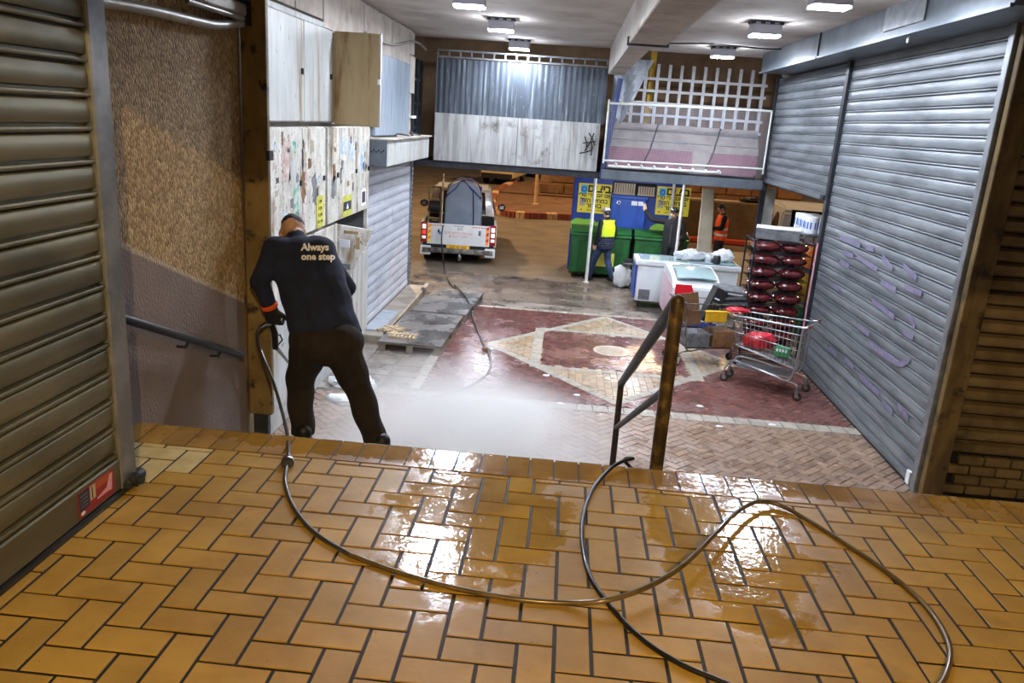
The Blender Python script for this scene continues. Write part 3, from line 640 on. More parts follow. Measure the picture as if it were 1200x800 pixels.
# ---- roller shutters
def slat_mesh(L, pitch, side, rib=.016):
    """profile (outward d, height z) swept along Y; side=+1 faces +X"""
    p = pitch
    pr = [(-.014, 0), (-.014, .004), (rib * .8, .006), (rib, .011), (rib, .016), (rib * .8, .021), (-.014, .023), (-.014, .033), (.004, .035), (.007, .042), (.008, p * .6), (.006, p - .010), (.002, p - .004), (-.014, p - .002), (-.022, p - .001), (-.022, 0)]
    pr = [(d * side, z) for d, z in pr]
    return MB().prism([(z, d) for d, z in pr], 'y', 0, L).mesh('slat', smooth=50)
def shutter(name, label, X_, y0, y1, z0, z1, pitch, side, m, bottom=True, post_m='steel_grey', guides=True, rib=.016, rail=.088):
    t = thing(name, label, 'roller shutter', (X_, y0, z0)); L_ = y1 - y0; me = slat_mesh(L_, pitch, side, rib); n = int((z1 - z0 - rail) / pitch)
    for k in range(n): link('slat', me, m, t, (random.uniform(-.0015, .0015), 0, .0 + rail + .002 + k * pitch))
    MB().box(-.018, .018, 0, L_, .015, rail).build('bottom_rail', m, t, bevel=.006)
    MB().box(-.022, .022, 0, L_, 0, .016).build('rubber_seal', 'rubber_black', t)
    return t
# landing shutter
ls = shutter('roller_shutter', 'olive grey roller shutter with a red sticker beside the ochre tiled landing', -1.755, .6, 2.90, 0.004, 2.75, .118, 1, 'shutter_olive', rib=.013, rail=.15)
gp = MB().prism([(-.03, 2.27), (.022, 2.27), (.03, 2.375), (-.03, 2.375)], 'z', 0, 2.75).build('guide_post', 'steel_grey', ls, bevel=.006)
MB().lathe([(.022, 0), (.03, .004), (.03, .03), (.018, .034), (.018, .05)], 12, frame((.03, 2.33, .035), (0, 1, 0), (0, 0, 1))).build('bolt', 'steel_dark', ls, smooth=True)
MB().box(.0, .05, 2.28, 2.42, .002, .05).build('lock_block', 'steel_dark', ls, bevel=.012)
stk = MB().box(.0185, .0205, 1.98, 2.22, .030, .134).build('sticker', 'sticker_red', ls)
MB().box(.0205, .0211, 1.985, 2.05, .055, .130).build('print', 'sticker_blue', stk)
for k in range(4): MB().box(.0211, .0215, 1.992, 2.04, .066 + k * .015, .071 + k * .015).build('print', 'box_grey', stk)
MB().box(.0205, .0211, 2.056, 2.092, .070, .128).build('print', 'sticker_cream', stk)
MB().box(.0211, .0215, 2.067, 2.073, .074, .124).build('print', 'print_black', stk)
MB().box(.0205, .0211, 2.096, 2.19, .098, .130).build('print', 'sticker_orange', stk)
MB().prism([(2.10, .062), (2.165, .075), (2.19, .122), (2.208, .122), (2.20, .05), (2.175, .055), (2.10, .054)], 'x', .0211, .0216).build('print', 'freezer_pink', stk)
MB().ell((.0208, 2.005, .043), (.0012, .014, .008), 8, 6).build('print', 'print_white', stk)
MB().box(-.03, .034, -.1, 2.32, -.004, .012).build('sill', 'rubber_black', ls)
# right big shutter
rs = shutter('roller_shutter', 'tall grey roller shutter with purple graffiti behind the silver trolley', 3.9, 7.86, 12.08, PZ, 2.75, .145, -1, 'shutter_grey')
MB().box(-.06, .05, -.10, -.0, 0, 4.6).build('guide_post', 'steel_grey', rs, bevel=.006)
MB().box(-.06, .05, 4.22, 4.34, 0, 4.6).build('guide_post', 'frame_dark', rs, bevel=.006)
MB().box(-.05, -.02, .06, .14, .02, .16).build('paper_tag', 'print_white', rs)
def graffiti(strokes, dy=0):
    for s in strokes:
        pts = [onx(px, py, 3.9 - .021) - V((3.9, 7.86, PZ)) for px, py in s]
        MB().sheet(lambda u, v: (lambda q: (q.x - .0, q.y, q.z + (v - .5) * .062))(pts[min(int(u * (len(pts) - 1)), len(pts) - 2)].lerp(pts[min(int(u * (len(pts) - 1)), len(pts) - 2) + 1], u * (len(pts) - 1) - min(int(u * (len(pts) - 1)), len(pts) - 2))), 8, 1, .002).build('graffiti_stroke', 'graffiti_purple', rs)
graffiti([[(985, 278), (1008, 288)], [(988, 296), (1000, 300)], [(984, 306), (995, 312)], [(1004, 300), (1028, 316)], [(1014, 290), (1024, 292)],
          [(1034, 300), (1046, 316)], [(1032, 330), (1050, 340)], [(1058, 310), (1074, 326)], [(1060, 336), (1080, 344)], [(1022, 352), (1048, 372)],
          [(1066, 370), (1072, 384)], [(976, 334), (984, 340)], [(1018, 402), (1036, 416), (1056, 428), (1066, 422)], [(1008, 384), (1018, 392)], [(1058, 388), (1070, 396)],
          [(990, 420), (1000, 430)], [(1008, 440), (1030, 462)], [(1034, 470), (1046, 484)], [(1052, 474), (1064, 490)], [(972, 408), (980, 416)]])
# right half-open shutter
rs2 = shutter('roller_shutter', 'half-open grey roller shutter above the stacked snack rack', 3.9, 12.22, 16.2, .72, 2.75, .145, -1, 'shutter_grey')
MB().box(-.05, .05, 3.98, 4.08, -2.57, 2.0).build('guide_post', 'frame_dark', rs2, bevel=.005)
MB().box(-.045, -.02, .1, .25, .02, .1).build('lock_block', 'frame_dark', rs2)
# fascia box above the right shutters
fa = struct('fascia_right', MB().box(3.36, 4.0, 6.9, 15.5, 2.72, 3.06), 'galv', 'galvanised fascia box above the right shutters', bevel=.01)
MB().box(3.345, 3.36, 12.0, 12.03, 2.71, 3.06).build('joint', 'dark_void', fa)
MB().box(3.338, 3.362, 8.55, 9.6, 2.80, 3.06).build('cover_plate', 'steel_grey', fa, bevel=.004)
MB().box(3.33, 3.362, 6.9, 12.0, 2.705, 2.735).build('lower_lip', 'galv', fa)
MB().box(3.33, 3.362, 12.03, 15.5, 2.705, 2.735).build('lower_lip', 'galv', fa)
MB().tube([(3.42, 9.05, 2.72), (3.41, 9.03, 2.64)], .012, 6).build('hook', 'white_pole', fa)
# brown louvre wall right of the big shutter, lit from the landing
lv = sroot('wall_louvre', 'brown slatted shutter wall beyond the tall grey shutter', (3.98, 7.72, PZ))
MB().box(0, 4.5, .06, .2, 0, 4.95).build('backing', 'dark_void', lv)
lm = MB().prism([(0, 0), (.045, .012), (.045, .10), (.0, .128), (-.01, .128), (-.01, 0)][::1], 'x', 0, 4.3)
lm = MB()
pr = [(0.05, 0), (.0, .02), (-.012, .05), (-.006, .105), (.05, .128), (.055, .128), (.055, 0)]
lm.add([(0, d, z) for d, z in pr] + [(4.3, d, z) for d, z in pr], [tuple(range(7)), tuple(range(13, 6, -1))] + [(i, 7 + i, 7 + (i + 1) % 7, (i + 1) % 7) for i in range(7)])
me = lm.mesh('louvre_slat'); b_ = bmesh.new(); b_.from_mesh(me); bmesh.ops.recalc_face_normals(b_, faces=b_.faces); b_.to_mesh(me); b_.free()
for k in range(30): link('louvre_slat', me, 'louvre_brown', lv, (.12, 0, .50 + k * .14))
bmsh = MB().box(0, .24, 0, .06, 0, .09).mesh('brick', bevel=.006)
for j in range(4):
    for i in range(17): link('brick', bmsh, 'louvre_brown', lv, (.10 + i * .26 + (.13 if j % 2 else 0), 0, .06 + j * .108))
MB().box(-.10, .11, -.06, .03, 0, 4.95).build('frame_post', 'frame_brown', lv, bevel=.008)
# left hall shutter
lh = shutter('roller_shutter', 'pale grey roller shutter under the white canopy box beside the pallets', -3.02, 11.9, 15.3, PZ + .14, .85, .16, 1, 'shutter_white')
MB().box(-.04, .05, 3.4, 3.47, 0, 2.5).build('guide_post', 'steel_grey', lh, bevel=.005)
for k in range(26): MB().box(.05, .054, 3.42, 3.45, .05 + k * .09, .10 + k * .09).build('guide_slot', 'dark_void', lh)
MB().box(-.03, .05, -.07, 0, 0, 2.5).build('guide_post', 'paint_worn', lh, bevel=.005)
ks = struct('trim_step', MB().box(-3.06, -2.62, 11.5, 15.4, PZ - .05, PZ + .14), 'concrete', 'raised concrete step under the pale shutter', bevel=.015)
MB().box(-2.98, -2.70, 11.75, 13.1, PZ + .141, PZ + .148).build('blue_plate', 'panel_blue', ks)
MB().box(-2.66, -2.58, 14.95, 15.38, PZ + .06, PZ + .2).build('end_block', 'concrete', ks, bevel=.02)
cb = thing('canopy_box', 'white and grey metal canopy box above the pale shutter', 'canopy', (-3.05, 11.77, .80))
MB().box(0, .37, .02, 3.58, 0, .39).build('housing', 'paint_white', cb, bevel=.008)
MB().box(0, .375, -.01, .02, 0, .39).build('end_plate', 'galv', cb, bevel=.004)
MB().box(0, .42, -.0, 3.62, .39, .41).build('top_plate', 'plaster_white', cb)
for k in range(6): MB().box(.14 + k * .035, .16 + k * .035, -.014, -.009, .20 + (k % 2) * .02, .225 + (k % 2) * .02).build('vent_hole', 'dark_void', cb)
for k in range(3): MB().tube(bez([(.1 + .1 * k, .3 + k, .42), (.2, .6 + k, .425 + .02 * k), (.3, 1.0 + k, .42)], 4), .015, 6).build('scrap', 'steel_dark', cb)
gpnl = MB().box(-3.06, -2.98, 12.3, 14.85, 1.22, 2.44).build('wall_panel', 'panel_blue', None, bevel=.008)
tag(gpnl, 'blue grey sheet metal panel above the canopy box', 'panel')

# ================================================================== LAMPS
def led_lamp(x, y, label):
    t = thing('ceiling_lamp', label, 'ceiling lamp', (x, y, 3.05), 0, 'square LED lamps on the hall ceiling')
    MB().box(-.21, .21, -.1, .1, -.035, 0).build('mounting_plate', 'frame_dark', t, bevel=.004)
    for s in (-.12, 0, .12): MB().box(s - .03, s + .03, -.104, -.1, -.032, -.01).build('slot', 'lamp_body', t)
    MB().box(-.19, .19, -.13, .13, -.17, -.036).build('housing', 'lamp_body', t, bevel=.012)
    MB().box(-.18, .18, -.12, .12, -.182, -.1705).build('lens', 'led', t)
    return t
for (x, y, l) in ((-1.18, 12.66, 'square LED lamp on the ceiling near the corrugated sheet, second from it'), (-1.1, 15.7, 'square LED lamp on the ceiling right in front of the corrugated sheet'),
                  (2.43, 11.3, 'square LED lamp on the ceiling beside the fascia, second from the lattice'), (2.5, 14.7, 'square LED lamp on the ceiling in front of the white lattice'),
                  (-1.35, 10.2, 'square LED lamp on the ceiling between beam and open cabinet door'), (2.45, 8.64, 'square LED lamp on the ceiling beside the fascia cover plate'),
                  (-1.1, 7.3, 'square LED lamp on the ceiling over the stairs on the cabinet side')):
    led_lamp(x, y, l)
for (x, l) in ((-1.6, 'LED batten under the slab edge facing the pickup'), (1.65, 'LED batten under the slab edge facing the green dumpsters')):
    t = thing('canopy_lamp', l, 'lamp', (x, 17.2, .58)); MB().box(-.4, .4, -.05, .05, -.03, 0).build('housing', 'lamp_body', t, bevel=.006); MB().box(-.38, .38, -.04, .04, -.045, -.031).build('diffuser', 'led_batten', t, bevel=.004)
t = thing('landing_lamp', 'warm bulb hanging under the landing ceiling', 'lamp', (.9, -2.2, 3.52))
MB().lathe([(.05, -.10), (.05, 0)], 12).build('holder', 'black_plastic', t, smooth=True)
MB().ell((0, 0, -.13), (.022, .022, .022), 14, 10).build('bulb', 'bulb', t, smooth=True)

# ================================================================== ON THE LEFT WALL
WX = -3.045
def cabinet(label, y0, y1, z0, z1, depth, doors, m, dm=None):
    t = thing('electrical_cabinet', label, 'cabinet', (WX, y0, z0)); L_, H_ = y1 - y0, z1 - z0
    MB().box(0, depth, 0, L_, 0, H_).build('body', m, t, bevel=.006)
    n = len(doors)
    for k, (a, b) in enumerate(doors):
        d = MB().box(depth, depth + .02, a + .008, b - .008, .012, H_ - .012).build('door', dm or m, t, bevel=.005)
        MB().box(depth + .02, depth + .04, b - .10, b - .05, H_ * .5 - .03, H_ * .5 + .03).build('hasp', 'frame_dark', d, bevel=.004)
    return t
c1 = cabinet('white metal cabinet with rust streaked doors beside the steel column', 7.55, 9.86, 1.42, 2.48, .10, ((0, 1.25), (1.25, 2.30)), 'paint_white')
c2 = cabinet('white metal cabinet whose tan door stands wide open', 9.90, 12.25, 1.40, 2.48, .10, ((1.4, 2.34),), 'paint_white')
od = MB().box(.13, .68, .0, .03, .0, 1.08).build('open_door', 'paint_tan', c2, bevel=.005)
MB().box(.675, .70, -.01, .04, 0, 1.08).build('door_edge', 'paint_white', od)
MB().box(.67, .70, -.03, 0, .5, .56).build('hasp', 'print_white', od)
MB().box(.10, .16, -.01, .05, .02, 1.06).build('hinge_strip', 'paint_tan', od)
c3 = cabinet('worn white cabinet covered in torn posters with a yellow notice', 7.55, 9.58, .18, 1.37, .10, ((0, 1.18), (1.18, 2.03)), 'paint_worn')
c4 = cabinet('worn narrow white cabinet with blue streaks and small warning stickers', 9.66, 11.75, .18, 1.37, .10, ((0, .5), (.5, 1.4), (1.4, 2.08)), 'paint_worn')
def patch(t, y0, y1, z0, z1, m, dx, rag=.05, n=14, name='poster_scrap'):
    """ragged thin paper patch on a door; local coordinates"""
    rr = random.Random(int((y0 + z0) * 1000)); pts = []
    cy, cz, ry, rz = (y0 + y1) / 2, (z0 + z1) / 2, (y1 - y0) / 2, (z1 - z0) / 2
    for k in range(n * 2):
        a = 2 * PI * k / (n * 2); q = 1 / max(abs(math.cos(a)), abs(math.sin(a))); q = 1 + (q - 1) * (.9 if rag > .01 else 1)
        j1 = 1 - rr.random() * rag * 9 * (1 if rag > .01 else .3); pts.append((cy + ry * q * math.cos(a) * j1, cz + rz * q * math.sin(a) * j1))
    return MB().prism(pts, 'x', dx, dx + .002).build(name, m, t)
D0 = .121
for (y0, y1, z0, z1, m) in ((.50, .80, .62, 1.12, 'scrap_pink'), (.72, 1.0, .55, .95, 'paint_white'), (.86, 1.06, .22, .62, 'scrap_teal'), (.90, 1.08, .12, .3, 'scrap_teal'), (.52, .72, .14, .36, 'scrap_blue'), (.78, .98, .9, 1.06, 'scrap_teal'),
                            (1.12, 1.30, .35, .72, 'cardboard'), (1.15, 1.22, .72, .98, 'steel_dark'), (1.42, 1.6, .9, 1.06, 'beige_board'), (1.36, 1.5, .72, .86, 'cardboard'), (.6, .8, .0, .14, 'frame_brown'), (1.5, 1.7, .3, .7, 'box_grey')):
    patch(c3, y0, y1, z0, z1, m, D0)
rs_ = random.Random(5)
for k in range(26):
    y0 = rs_.uniform(.25, 1.75); z0 = rs_.uniform(.02, 1.0); w_ = rs_.uniform(.05, .16); h_ = rs_.uniform(.06, .22)
    patch(c3, y0, y0 + w_, z0, z0 + h_, rs_.choice(('paint_white', 'scrap_pink', 'box_grey', 'frame_brown', 'scrap_blue', 'beige_board', 'steel_dark')), D0 + .0005 * k / 26, .07)
for k in range(16):
    y0 = rs_.uniform(.05, 1.9); z0 = rs_.uniform(.3, 1.0); w_ = rs_.uniform(.05, .18); h_ = rs_.uniform(.05, .2)
    patch(c4, y0, y0 + w_, z0, z0 + h_, rs_.choice(('paint_white', 'scrap_blue', 'box_grey', 'frame_brown', 'beige_board', 'steel_dark')), D0 + .0005 * k / 16, .07)
nt_ = patch(c3, 1.66, 1.95, .02, .40, 'notice_yellow', D0 + .002, .004)
for k in range(4): text('print', 'אין כניסה'[:5 + k], .06, 'print_black', nt_, frame((D0 + .005, 1.80, .33 - k * .08), (0, 1, 0), (0, 0, 1)), rtl=True)
for (y0, y1, z0, z1, m) in ((.55, .85, .82, 1.08, 'scrap_blue'), (.95, 1.2, .72, 1.05, 'scrap_blue'), (1.55, 1.85, .5, 1.0, 'scrap_blue'), (.15, .4, .3, .62, 'steel_grey'), (.2, .36, .5, .75, 'cardboard'), (.55, .62, .45, .7, 'steel_dark')):
    patch(c4, y0, y1, z0, z1, m, D0)
s1 = patch(c4, .66, 1.12, .02, .30, 'notice_yellow', D0 + .002, .002)
MB().box(D0 + .004, D0 + .006, .70, 1.08, .10, .22).build('print', 'sticker_blue', s1)
MB().prism([(.84, .12), (.94, .12), (.89, .20)], 'x', D0 + .006, D0 + .008).build('print', 'print_white', s1)
s2_ = patch(c4, 1.62, 1.88, .08, .32, 'print_white', D0 + .002, .002)
MB().box(D0 + .004, D0 + .006, 1.66, 1.84, .12, .28).build('print', 'steel_dark', s2_)
# lower cabinet with a sagging open flap
c5 = thing('electrical_cabinet', 'battered white floor cabinet with a bent open flap and dark hole', 'cabinet', (WX, 7.55, PZ))
MB().box(0, .09, 0, 4.28, 0, 1.45).build('body', 'paint_white', c5, bevel=.006)
MB().box(0, .09, 0, 2.55, 1.45, 1.99).build('upper_panel', 'paint_worn', c5, bevel=.006)
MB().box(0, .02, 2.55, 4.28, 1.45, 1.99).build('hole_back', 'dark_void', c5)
for (a, b) in ((0, 1.3), (1.3, 2.5), (2.5, 3.4), (3.4, 4.27)):
    MB().box(.09, .105, a + .01, b - .01, .12, 1.40).build('door', 'paint_white', c5, bevel=.004)
MB().box(0, .10, 2.5, 2.62, 1.40, 2.0).build('stile', 'paint_worn', c5)
pa, pb_, pc, pd = ony(393, 262, 10.4), ony(438, 270, 10.75), ony(407, 328, 10.6), ony(393, 300, 10.4)
lo = V((WX, 7.55, PZ))
q = [p - lo for p in (pa, pb_, pc, pd)]
fl_ = MB()
vsf = q + [p + V((0, .03, 0)) for p in q]
fl_.add(vsf, [(0, 3, 2, 1), (4, 5, 6, 7), (0, 1, 5, 4), (1, 2, 6, 5), (2, 3, 7, 6), (3, 0, 4, 7)])
fp = fl_.build('bent_flap', 'paint_worn', c5, bevel=.006)
for (px, py, w_, h_, m) in ((404, 285, .14, .10, 'print_white'), (420, 285, .05, .16, 'paint_tan'), (405, 312, .14, .08, 'box_grey'), (412, 272, .2, .04, 'paint_tan')):
    c = ony(px, py, 10.45) - lo
    MB().box(c.x - w_ / 2, c.x + w_ / 2, c.y - .03, c.y - .005, c.z - h_ / 2, c.z + h_ / 2).build('rust_patch', m, fp)
# conduit and tube on the stair wall
o = MB().tube(bez([(-2.03, 3.1, 1.93), (-2.03, 3.45, 1.965), (-2.03, 3.9, 1.985), (-2.03, 4.3, 1.99), (-2.03, 4.6, 2.0), (-2.03, 4.95, 2.05)], 5), .026, 10).build('conduit_pipe', 'conduit', None, smooth=True)
tag(o, 'grey conduit pipe bending along the top of the pebble wall', 'pipe')
t = thing('tube_light', 'dusty unlit tube fitting above the conduit on pebble wall', 'light fitting', (-2.045, 4.2, 2.09))
MB().box(-.02, .05, 0, .78, 0, .07).build('tray', 'conduit', t, bevel=.01)
MB().tube([(.03, .02, -.015), (.03, .74, -.015)], .016, 10).build('tube', 'conduit', t, smooth=True)
MB().box(-.02, .06, .75, .80, -.05, .09).build('end_cap', 'frame_dark', t)
t = thing('wall_handrail', 'dark sloping handrail fixed to the painted stair wall', 'handrail', (-2.0, 3.1, .73))
MB().tube([(0, 0, 0), (0, 1.64, -.70)], .022, 10).build('rail', 'wall_rail', t, smooth=True)
for y in (.3, .95, 1.35): MB().tube([(-.07, y, -.427 * y - .05), (-.02, y, -.427 * y - .05), (0, y, -.427 * y - .01)], .009, 6).build('bracket', 'wall_rail', t)

# ================================================================== CENTRE HANDRAIL
HX = .60
t = thing('stair_handrail', 'rusty brown handrail standing on the stairs at the landing edge', 'handrail', (HX, 3.92, -RISE * 2))
g0 = -RISE * 2
Y2 = 6.2; p1 = ony(795, 345, 3.92); p2 = ony(728, 449, Y2)
hb = lambda x, y, z: (x - HX, y - 3.92, z - g0)
MB().tube([(0, 0, 0), hb(p1.x, 3.92, p1.z - .035), hb(p1.x, 3.92, p1.z - .01), hb(p1.x, 3.92, p1.z)], [.036, .036, .030, .012], 14).build('post', 'post_worn', t, smooth=50)
gz2 = -RISE * 9
c2_ = ony(724, 501, Y2)
MB().tube([hb(p2.x, Y2, gz2), hb(p2.x, Y2, p2.z)], .026, 12).build('post', 'rail_brown', t, smooth=True)
MB().tube([hb(p2.x, Y2, p2.z), hb(p1.x, 3.92, p1.z - .03)], [.03, .036], 12).build('top_rail', 'rail_brown', t, smooth=True)
cz = ony(778, 455, 3.92).z
MB().tube([hb(p2.x, Y2, c2_.z), hb(p1.x, 3.92, cz)], .022, 12).build('lower_rail', 'rail_brown', t, smooth=True)

# ================================================================== PALLETS AND LITTER ON THE PLAZA
def pallet(label, x, y, w_, l_, rz, h=.15):
    t = thing('pallet', label, 'pallet', (x, y, PZ), rz)
    for s in (-1, 0, 1): MB().box(s * (w_ / 2 - .06) - .05, s * (w_ / 2 - .06) + .05, -l_ / 2, l_ / 2, 0, .02).build('bottom_board', 'wood_pallet', t)
    for s in (-1, 0, 1):
        for q in (-1, 0, 1): MB().box(s * (w_ / 2 - .06) - .05, s * (w_ / 2 - .06) + .05, q * (l_ / 2 - .08) - .07, q * (l_ / 2 - .08) + .07, .02, h - .045).build('block', 'wood_pallet', t)
    for q in (-1, 0, 1): MB().box(-w_ / 2, w_ / 2, q * (l_ / 2 - .08) - .07, q * (l_ / 2 - .08) + .07, h - .045, h - .02).build('stringer', 'wood_pallet', t)
    MB().box(-w_ / 2, w_ / 2, -l_ / 2, l_ / 2, h - .02, h).build('top_sheet', 'ply_grey', t, bevel=.004)
    return t
pallet('grey sheet covered pallet with wooden offcuts lying on it', -2.10, 12.15, .96, 2.0, -.03)
pallet('grey sheet covered pallet next to the shutter step end', -1.98, 14.22, .96, 2.0, -.05)
def offcuts(label, x, y, rz, n, dx, L_, jitter=0):
    t = thing('wood_offcut', label, 'wood scrap', (x, y, PZ + .151), rz)
    for k in range(n): MB().box(-L_ / 2, L_ / 2, -.02, .02, 0, .03, Matrix.Translation((random.uniform(-jitter, jitter), k * dx, .006 * (k % 2))) @ Matrix.Rotation(random.uniform(-jitter, jitter) * 4, 4, 'Z')).build('stick', 'wood_pale', t)
    MB().box(-.02, .02, -.02, n * dx, .03, .045).build('batten', 'wood_pale', t)
offcuts('flat rack of pale wooden slats on the pallet corner', -2.12, 11.5, 1.57, 7, .06, .28)
offcuts('jumble of pale wooden sticks at the pallet edge beside step', -2.44, 11.75, .9, 5, .06, .34, .05)
t = thing('manhole_cover', 'round grey manhole cover in the red paved rectangle', 'manhole cover', (.94, 12.2, PZ))
MB().lathe([(.30, -.02), (.30, .008), (.25, .008), (.25, .004)], 32).build('ring', 'sett', t)
MB().lathe([(.245, -.02), (.245, .010), (.23, .012)], 32).build('lid', 'manhole', t)
for k in range(7): MB().box(-.2 + .01 * abs(k - 3), .2 - .01 * abs(k - 3), -.16 + k * .05, -.145 + k * .05, .011, .015).build('rib', 'manhole', t)
def crumple(name, label, cat, loc, r, m, seed, flat=.4, n=2, group=None):
    rr = random.Random(seed); mb = MB(); mb.ell((0, 0, 0), (1, 1, 1), 14, 9); ph = [rr.uniform(0, 6) for _ in range(6)]
    vs_ = []
    for v in mb.v:
        v = V(v); k = 1 + .18 * math.sin(5 * v.x + ph[0]) * math.cos(4 * v.y + ph[1]) + .12 * math.sin(9 * v.y + 7 * v.z + ph[2]) + .08 * math.sin(14 * v.x + ph[3])
        q = V((v.x * r[0], v.y * r[1], v.z * r[2])) * k; q.z = max(q.z, -r[2] * flat); vs_.append(tuple(q + V((0, 0, r[2] * flat))))
    mb.v = vs_; o = mb.build(name, m, None, smooth=True); o.location = loc
    return tag(o, label, cat, group)
crumple('plastic_bag', 'crumpled white plastic sheet lying beside the wall cabinet', 'plastic bag', (-2.55, 9.55, PZ), (.30, .22, .10), 'white_plastic', 1)
crumple('plastic_bag', 'flat crumpled white sheet nearest the steps in the steam', 'plastic bag', (-2.45, 8.95, PZ), (.24, .16, .06), 'white_plastic', 2)
crumple('plastic_bag', 'small clear plastic bag lying in the steam on brown pavers', 'plastic bag', (-.18, 9.0, PZ), (.16, .12, .06), 'clear_plastic', 3)
crumple('plastic_bag', 'clear plastic scrap beside the hose joint on red pavers', 'plastic bag', (-1.0, 11.7, PZ), (.08, .06, .04), 'clear_plastic', 4)
LIT = ('pale litter scrap beside the pallet edge', 'pale litter scrap where the thin black hose bends', 'pale litter scrap on the stone line of the diamond', 'pale litter scrap just outside the diamond tip', 'pale litter scrap on buff blocks below the red rectangle',
       'pale litter scrap at the edge of the steam', 'pale litter scrap beside the chest freezer castor', 'pale litter scrap on brown pavers before the light stone band', 'pale litter scrap on the stone band below the silver trolley', 'pale litter scrap on red pavers behind the handrail', 'pale litter scrap beside the hose coupling')
for k, (px, py) in enumerate(((540, 378), (558, 432), (676, 463), (657, 473), (640, 440), (585, 470), (800, 395), (843, 500), (905, 498), (820, 476), (560, 420))):
    p = onz(px, py, PZ); o = crumple('paper_scrap', LIT[k], 'litter', (p.x, p.y, PZ), (.045, .03, .012), 'print_white', 20 + k, .4, group='litter scraps on the paving')

# ================================================================== HOSES
def hose(name, label, pts, r, m, parts=()):
    return tag(MB().tube(bez(pts, 7), r, 10).build(name, m, None, smooth=True), label, 'hose')
HR = .0095
def L0(px, py, h=0): p = onz(px, py, HR + h); return p
hz = lambda Y, z=None: 0
gun_end = ony(304, 383, 4.78)
brass = [gun_end, ony(301, 393, 4.74), ony(307, 414, 4.62), ony(320, 447, 4.4), ony(330, 480, 4.05), ony(336, 505, 3.76), L0(338, 526, .012), L0(337, 541, .012), L0(334, 565), L0(345, 596), L0(370, 625), L0(410, 650), L0(460, 668), L0(530, 688), L0(600, 701), L0(660, 706), L0(712, 703, .03),
         L0(762, 686, .035), L0(803, 660, .05), L0(838, 625, .06), L0(862, 601, .05), L0(886, 588, .03), L0(912, 591, .01), L0(950, 611), L0(1000, 643), L0(1050, 678), L0(1088, 713), L0(1110, 748), L0(1113, 775), L0(1100, 805), L0(1060, 840), L0(980, 860)]
th = thing('washer_hose', 'brass-grey pressure hose looping across the tiles up to the worker', 'hose')
MB().tube(bez(brass[:12], 7), HR, 10).build('hose_length', 'hose_grey', th, smooth=True)
MB().tube(bez(brass[11:], 7), HR, 10).build('hose_length', 'hose_brass', th, smooth=True)
c = L0(337, 541, .012); d = (L0(335, 556) - L0(338, 530)).normalized()
MB().lathe([(.016, -.035), (.026, -.03), (.03, -.01), (.03, .012), (.024, .02), (.018, .034)], 10, frame(c, d.orthogonal(), d.cross(d.orthogonal()))).build('coupling', 'hose_grey', th, smooth=30)
blk = [L0(960, 850), L0(900, 822), L0(845, 798), L0(798, 778), L0(752, 748), L0(712, 706, .0), L0(688, 665), L0(682, 615), L0(692, 578), L0(712, 552, .01), L0(728, 541, .02), L0(742, 537, .03), V((.40, 3.66, .01)), V((.47, 3.74, -.09)), V((.50, 3.86, -.20)), V((.52, 4.1, -.32)), V((.5, 4.5, -.49)), V((.3, 5.2, -.83)), V((0, 6.0, -1.33)), V((-.3, 7.2, PZ + .02)), V((-1.0, 8.6, PZ + .02))]
hose('black_hose', 'black rubber hose arching over the landing edge beside the handrail', blk, .0090, 'rubber_black')
hb_ = [V((-2.86, 18.72, -.93)), V((-2.84, 18.50, -1.30)), V((-2.6, 17.6, PZ + .02)), V((-2.3, 16.4, PZ + .02)), V((-2.0, 15.5, PZ + .03))] + [onz(px, py, PZ + .018) for px, py in ((532, 342), (547, 360), (556, 378), (566, 402), (573, 414), (575, 428), (568, 440), (550, 452), (520, 462), (480, 470))]
hb_[5:7] = [hb_[5] + V((0, 0, .15)), hb_[6] + V((0, 0, .15))]
t = thing('supply_hose', 'thin black hose running from the pickup over the pallet into steam', 'hose')
MB().tube(bez(hb_, 6), .016, 8).build('hose_length', 'rubber_black', t, smooth=True)
c = onz(569, 409, PZ + .03); MB().box(c.x - .05, c.x + .05, c.y - .03, c.y + .03, c.z - .025, c.z + .03).build('coupling', 'cardboard', t, bevel=.01)

# ================================================================== PEOPLE
def lerp(a, b, t): return V(a).lerp(V(b), t)
def limb(a, b, c, r): return [('c', a, b, r[0], r[1]), ('c', b, c, r[1], r[2])]
def head_prims(c, f, u, s=1.0):
    """skull, jaw, nose, ears, brow; c centre, f forward, u up"""
    c = V(c); f = V(f).normalized(); u = V(u); u = (u - f * u.dot(f)).normalized(); r = f.cross(u)
    R = Matrix((r, f, u)).transposed()
    P = lambda x, y, z: c + (r * x + f * y + u * z) * s
    return [('e', P(0, -.008, .025), (.076 * s, .094 * s, .09 * s), R), ('e', P(0, .022, -.045), (.058 * s, .066 * s, .068 * s), R), ('c', P(0, .088, .005), P(0, .102, -.022), .011 * s, .014 * s),
            ('e', P(.077, -.005, -.01), (.012 * s, .02 * s, .032 * s), R), ('e', P(-.077, -.005, -.01), (.012 * s, .02 * s, .032 * s), R),
            ('c', P(-.03, .078, .022), P(.03, .078, .022), .016 * s, .016 * s), ('c', P(-.018, .083, -.055), P(.018, .083, -.055), .009 * s, .009 * s), ('e', P(0, .07, -.095), (.025 * s, .018 * s, .016 * s), R)], R, P
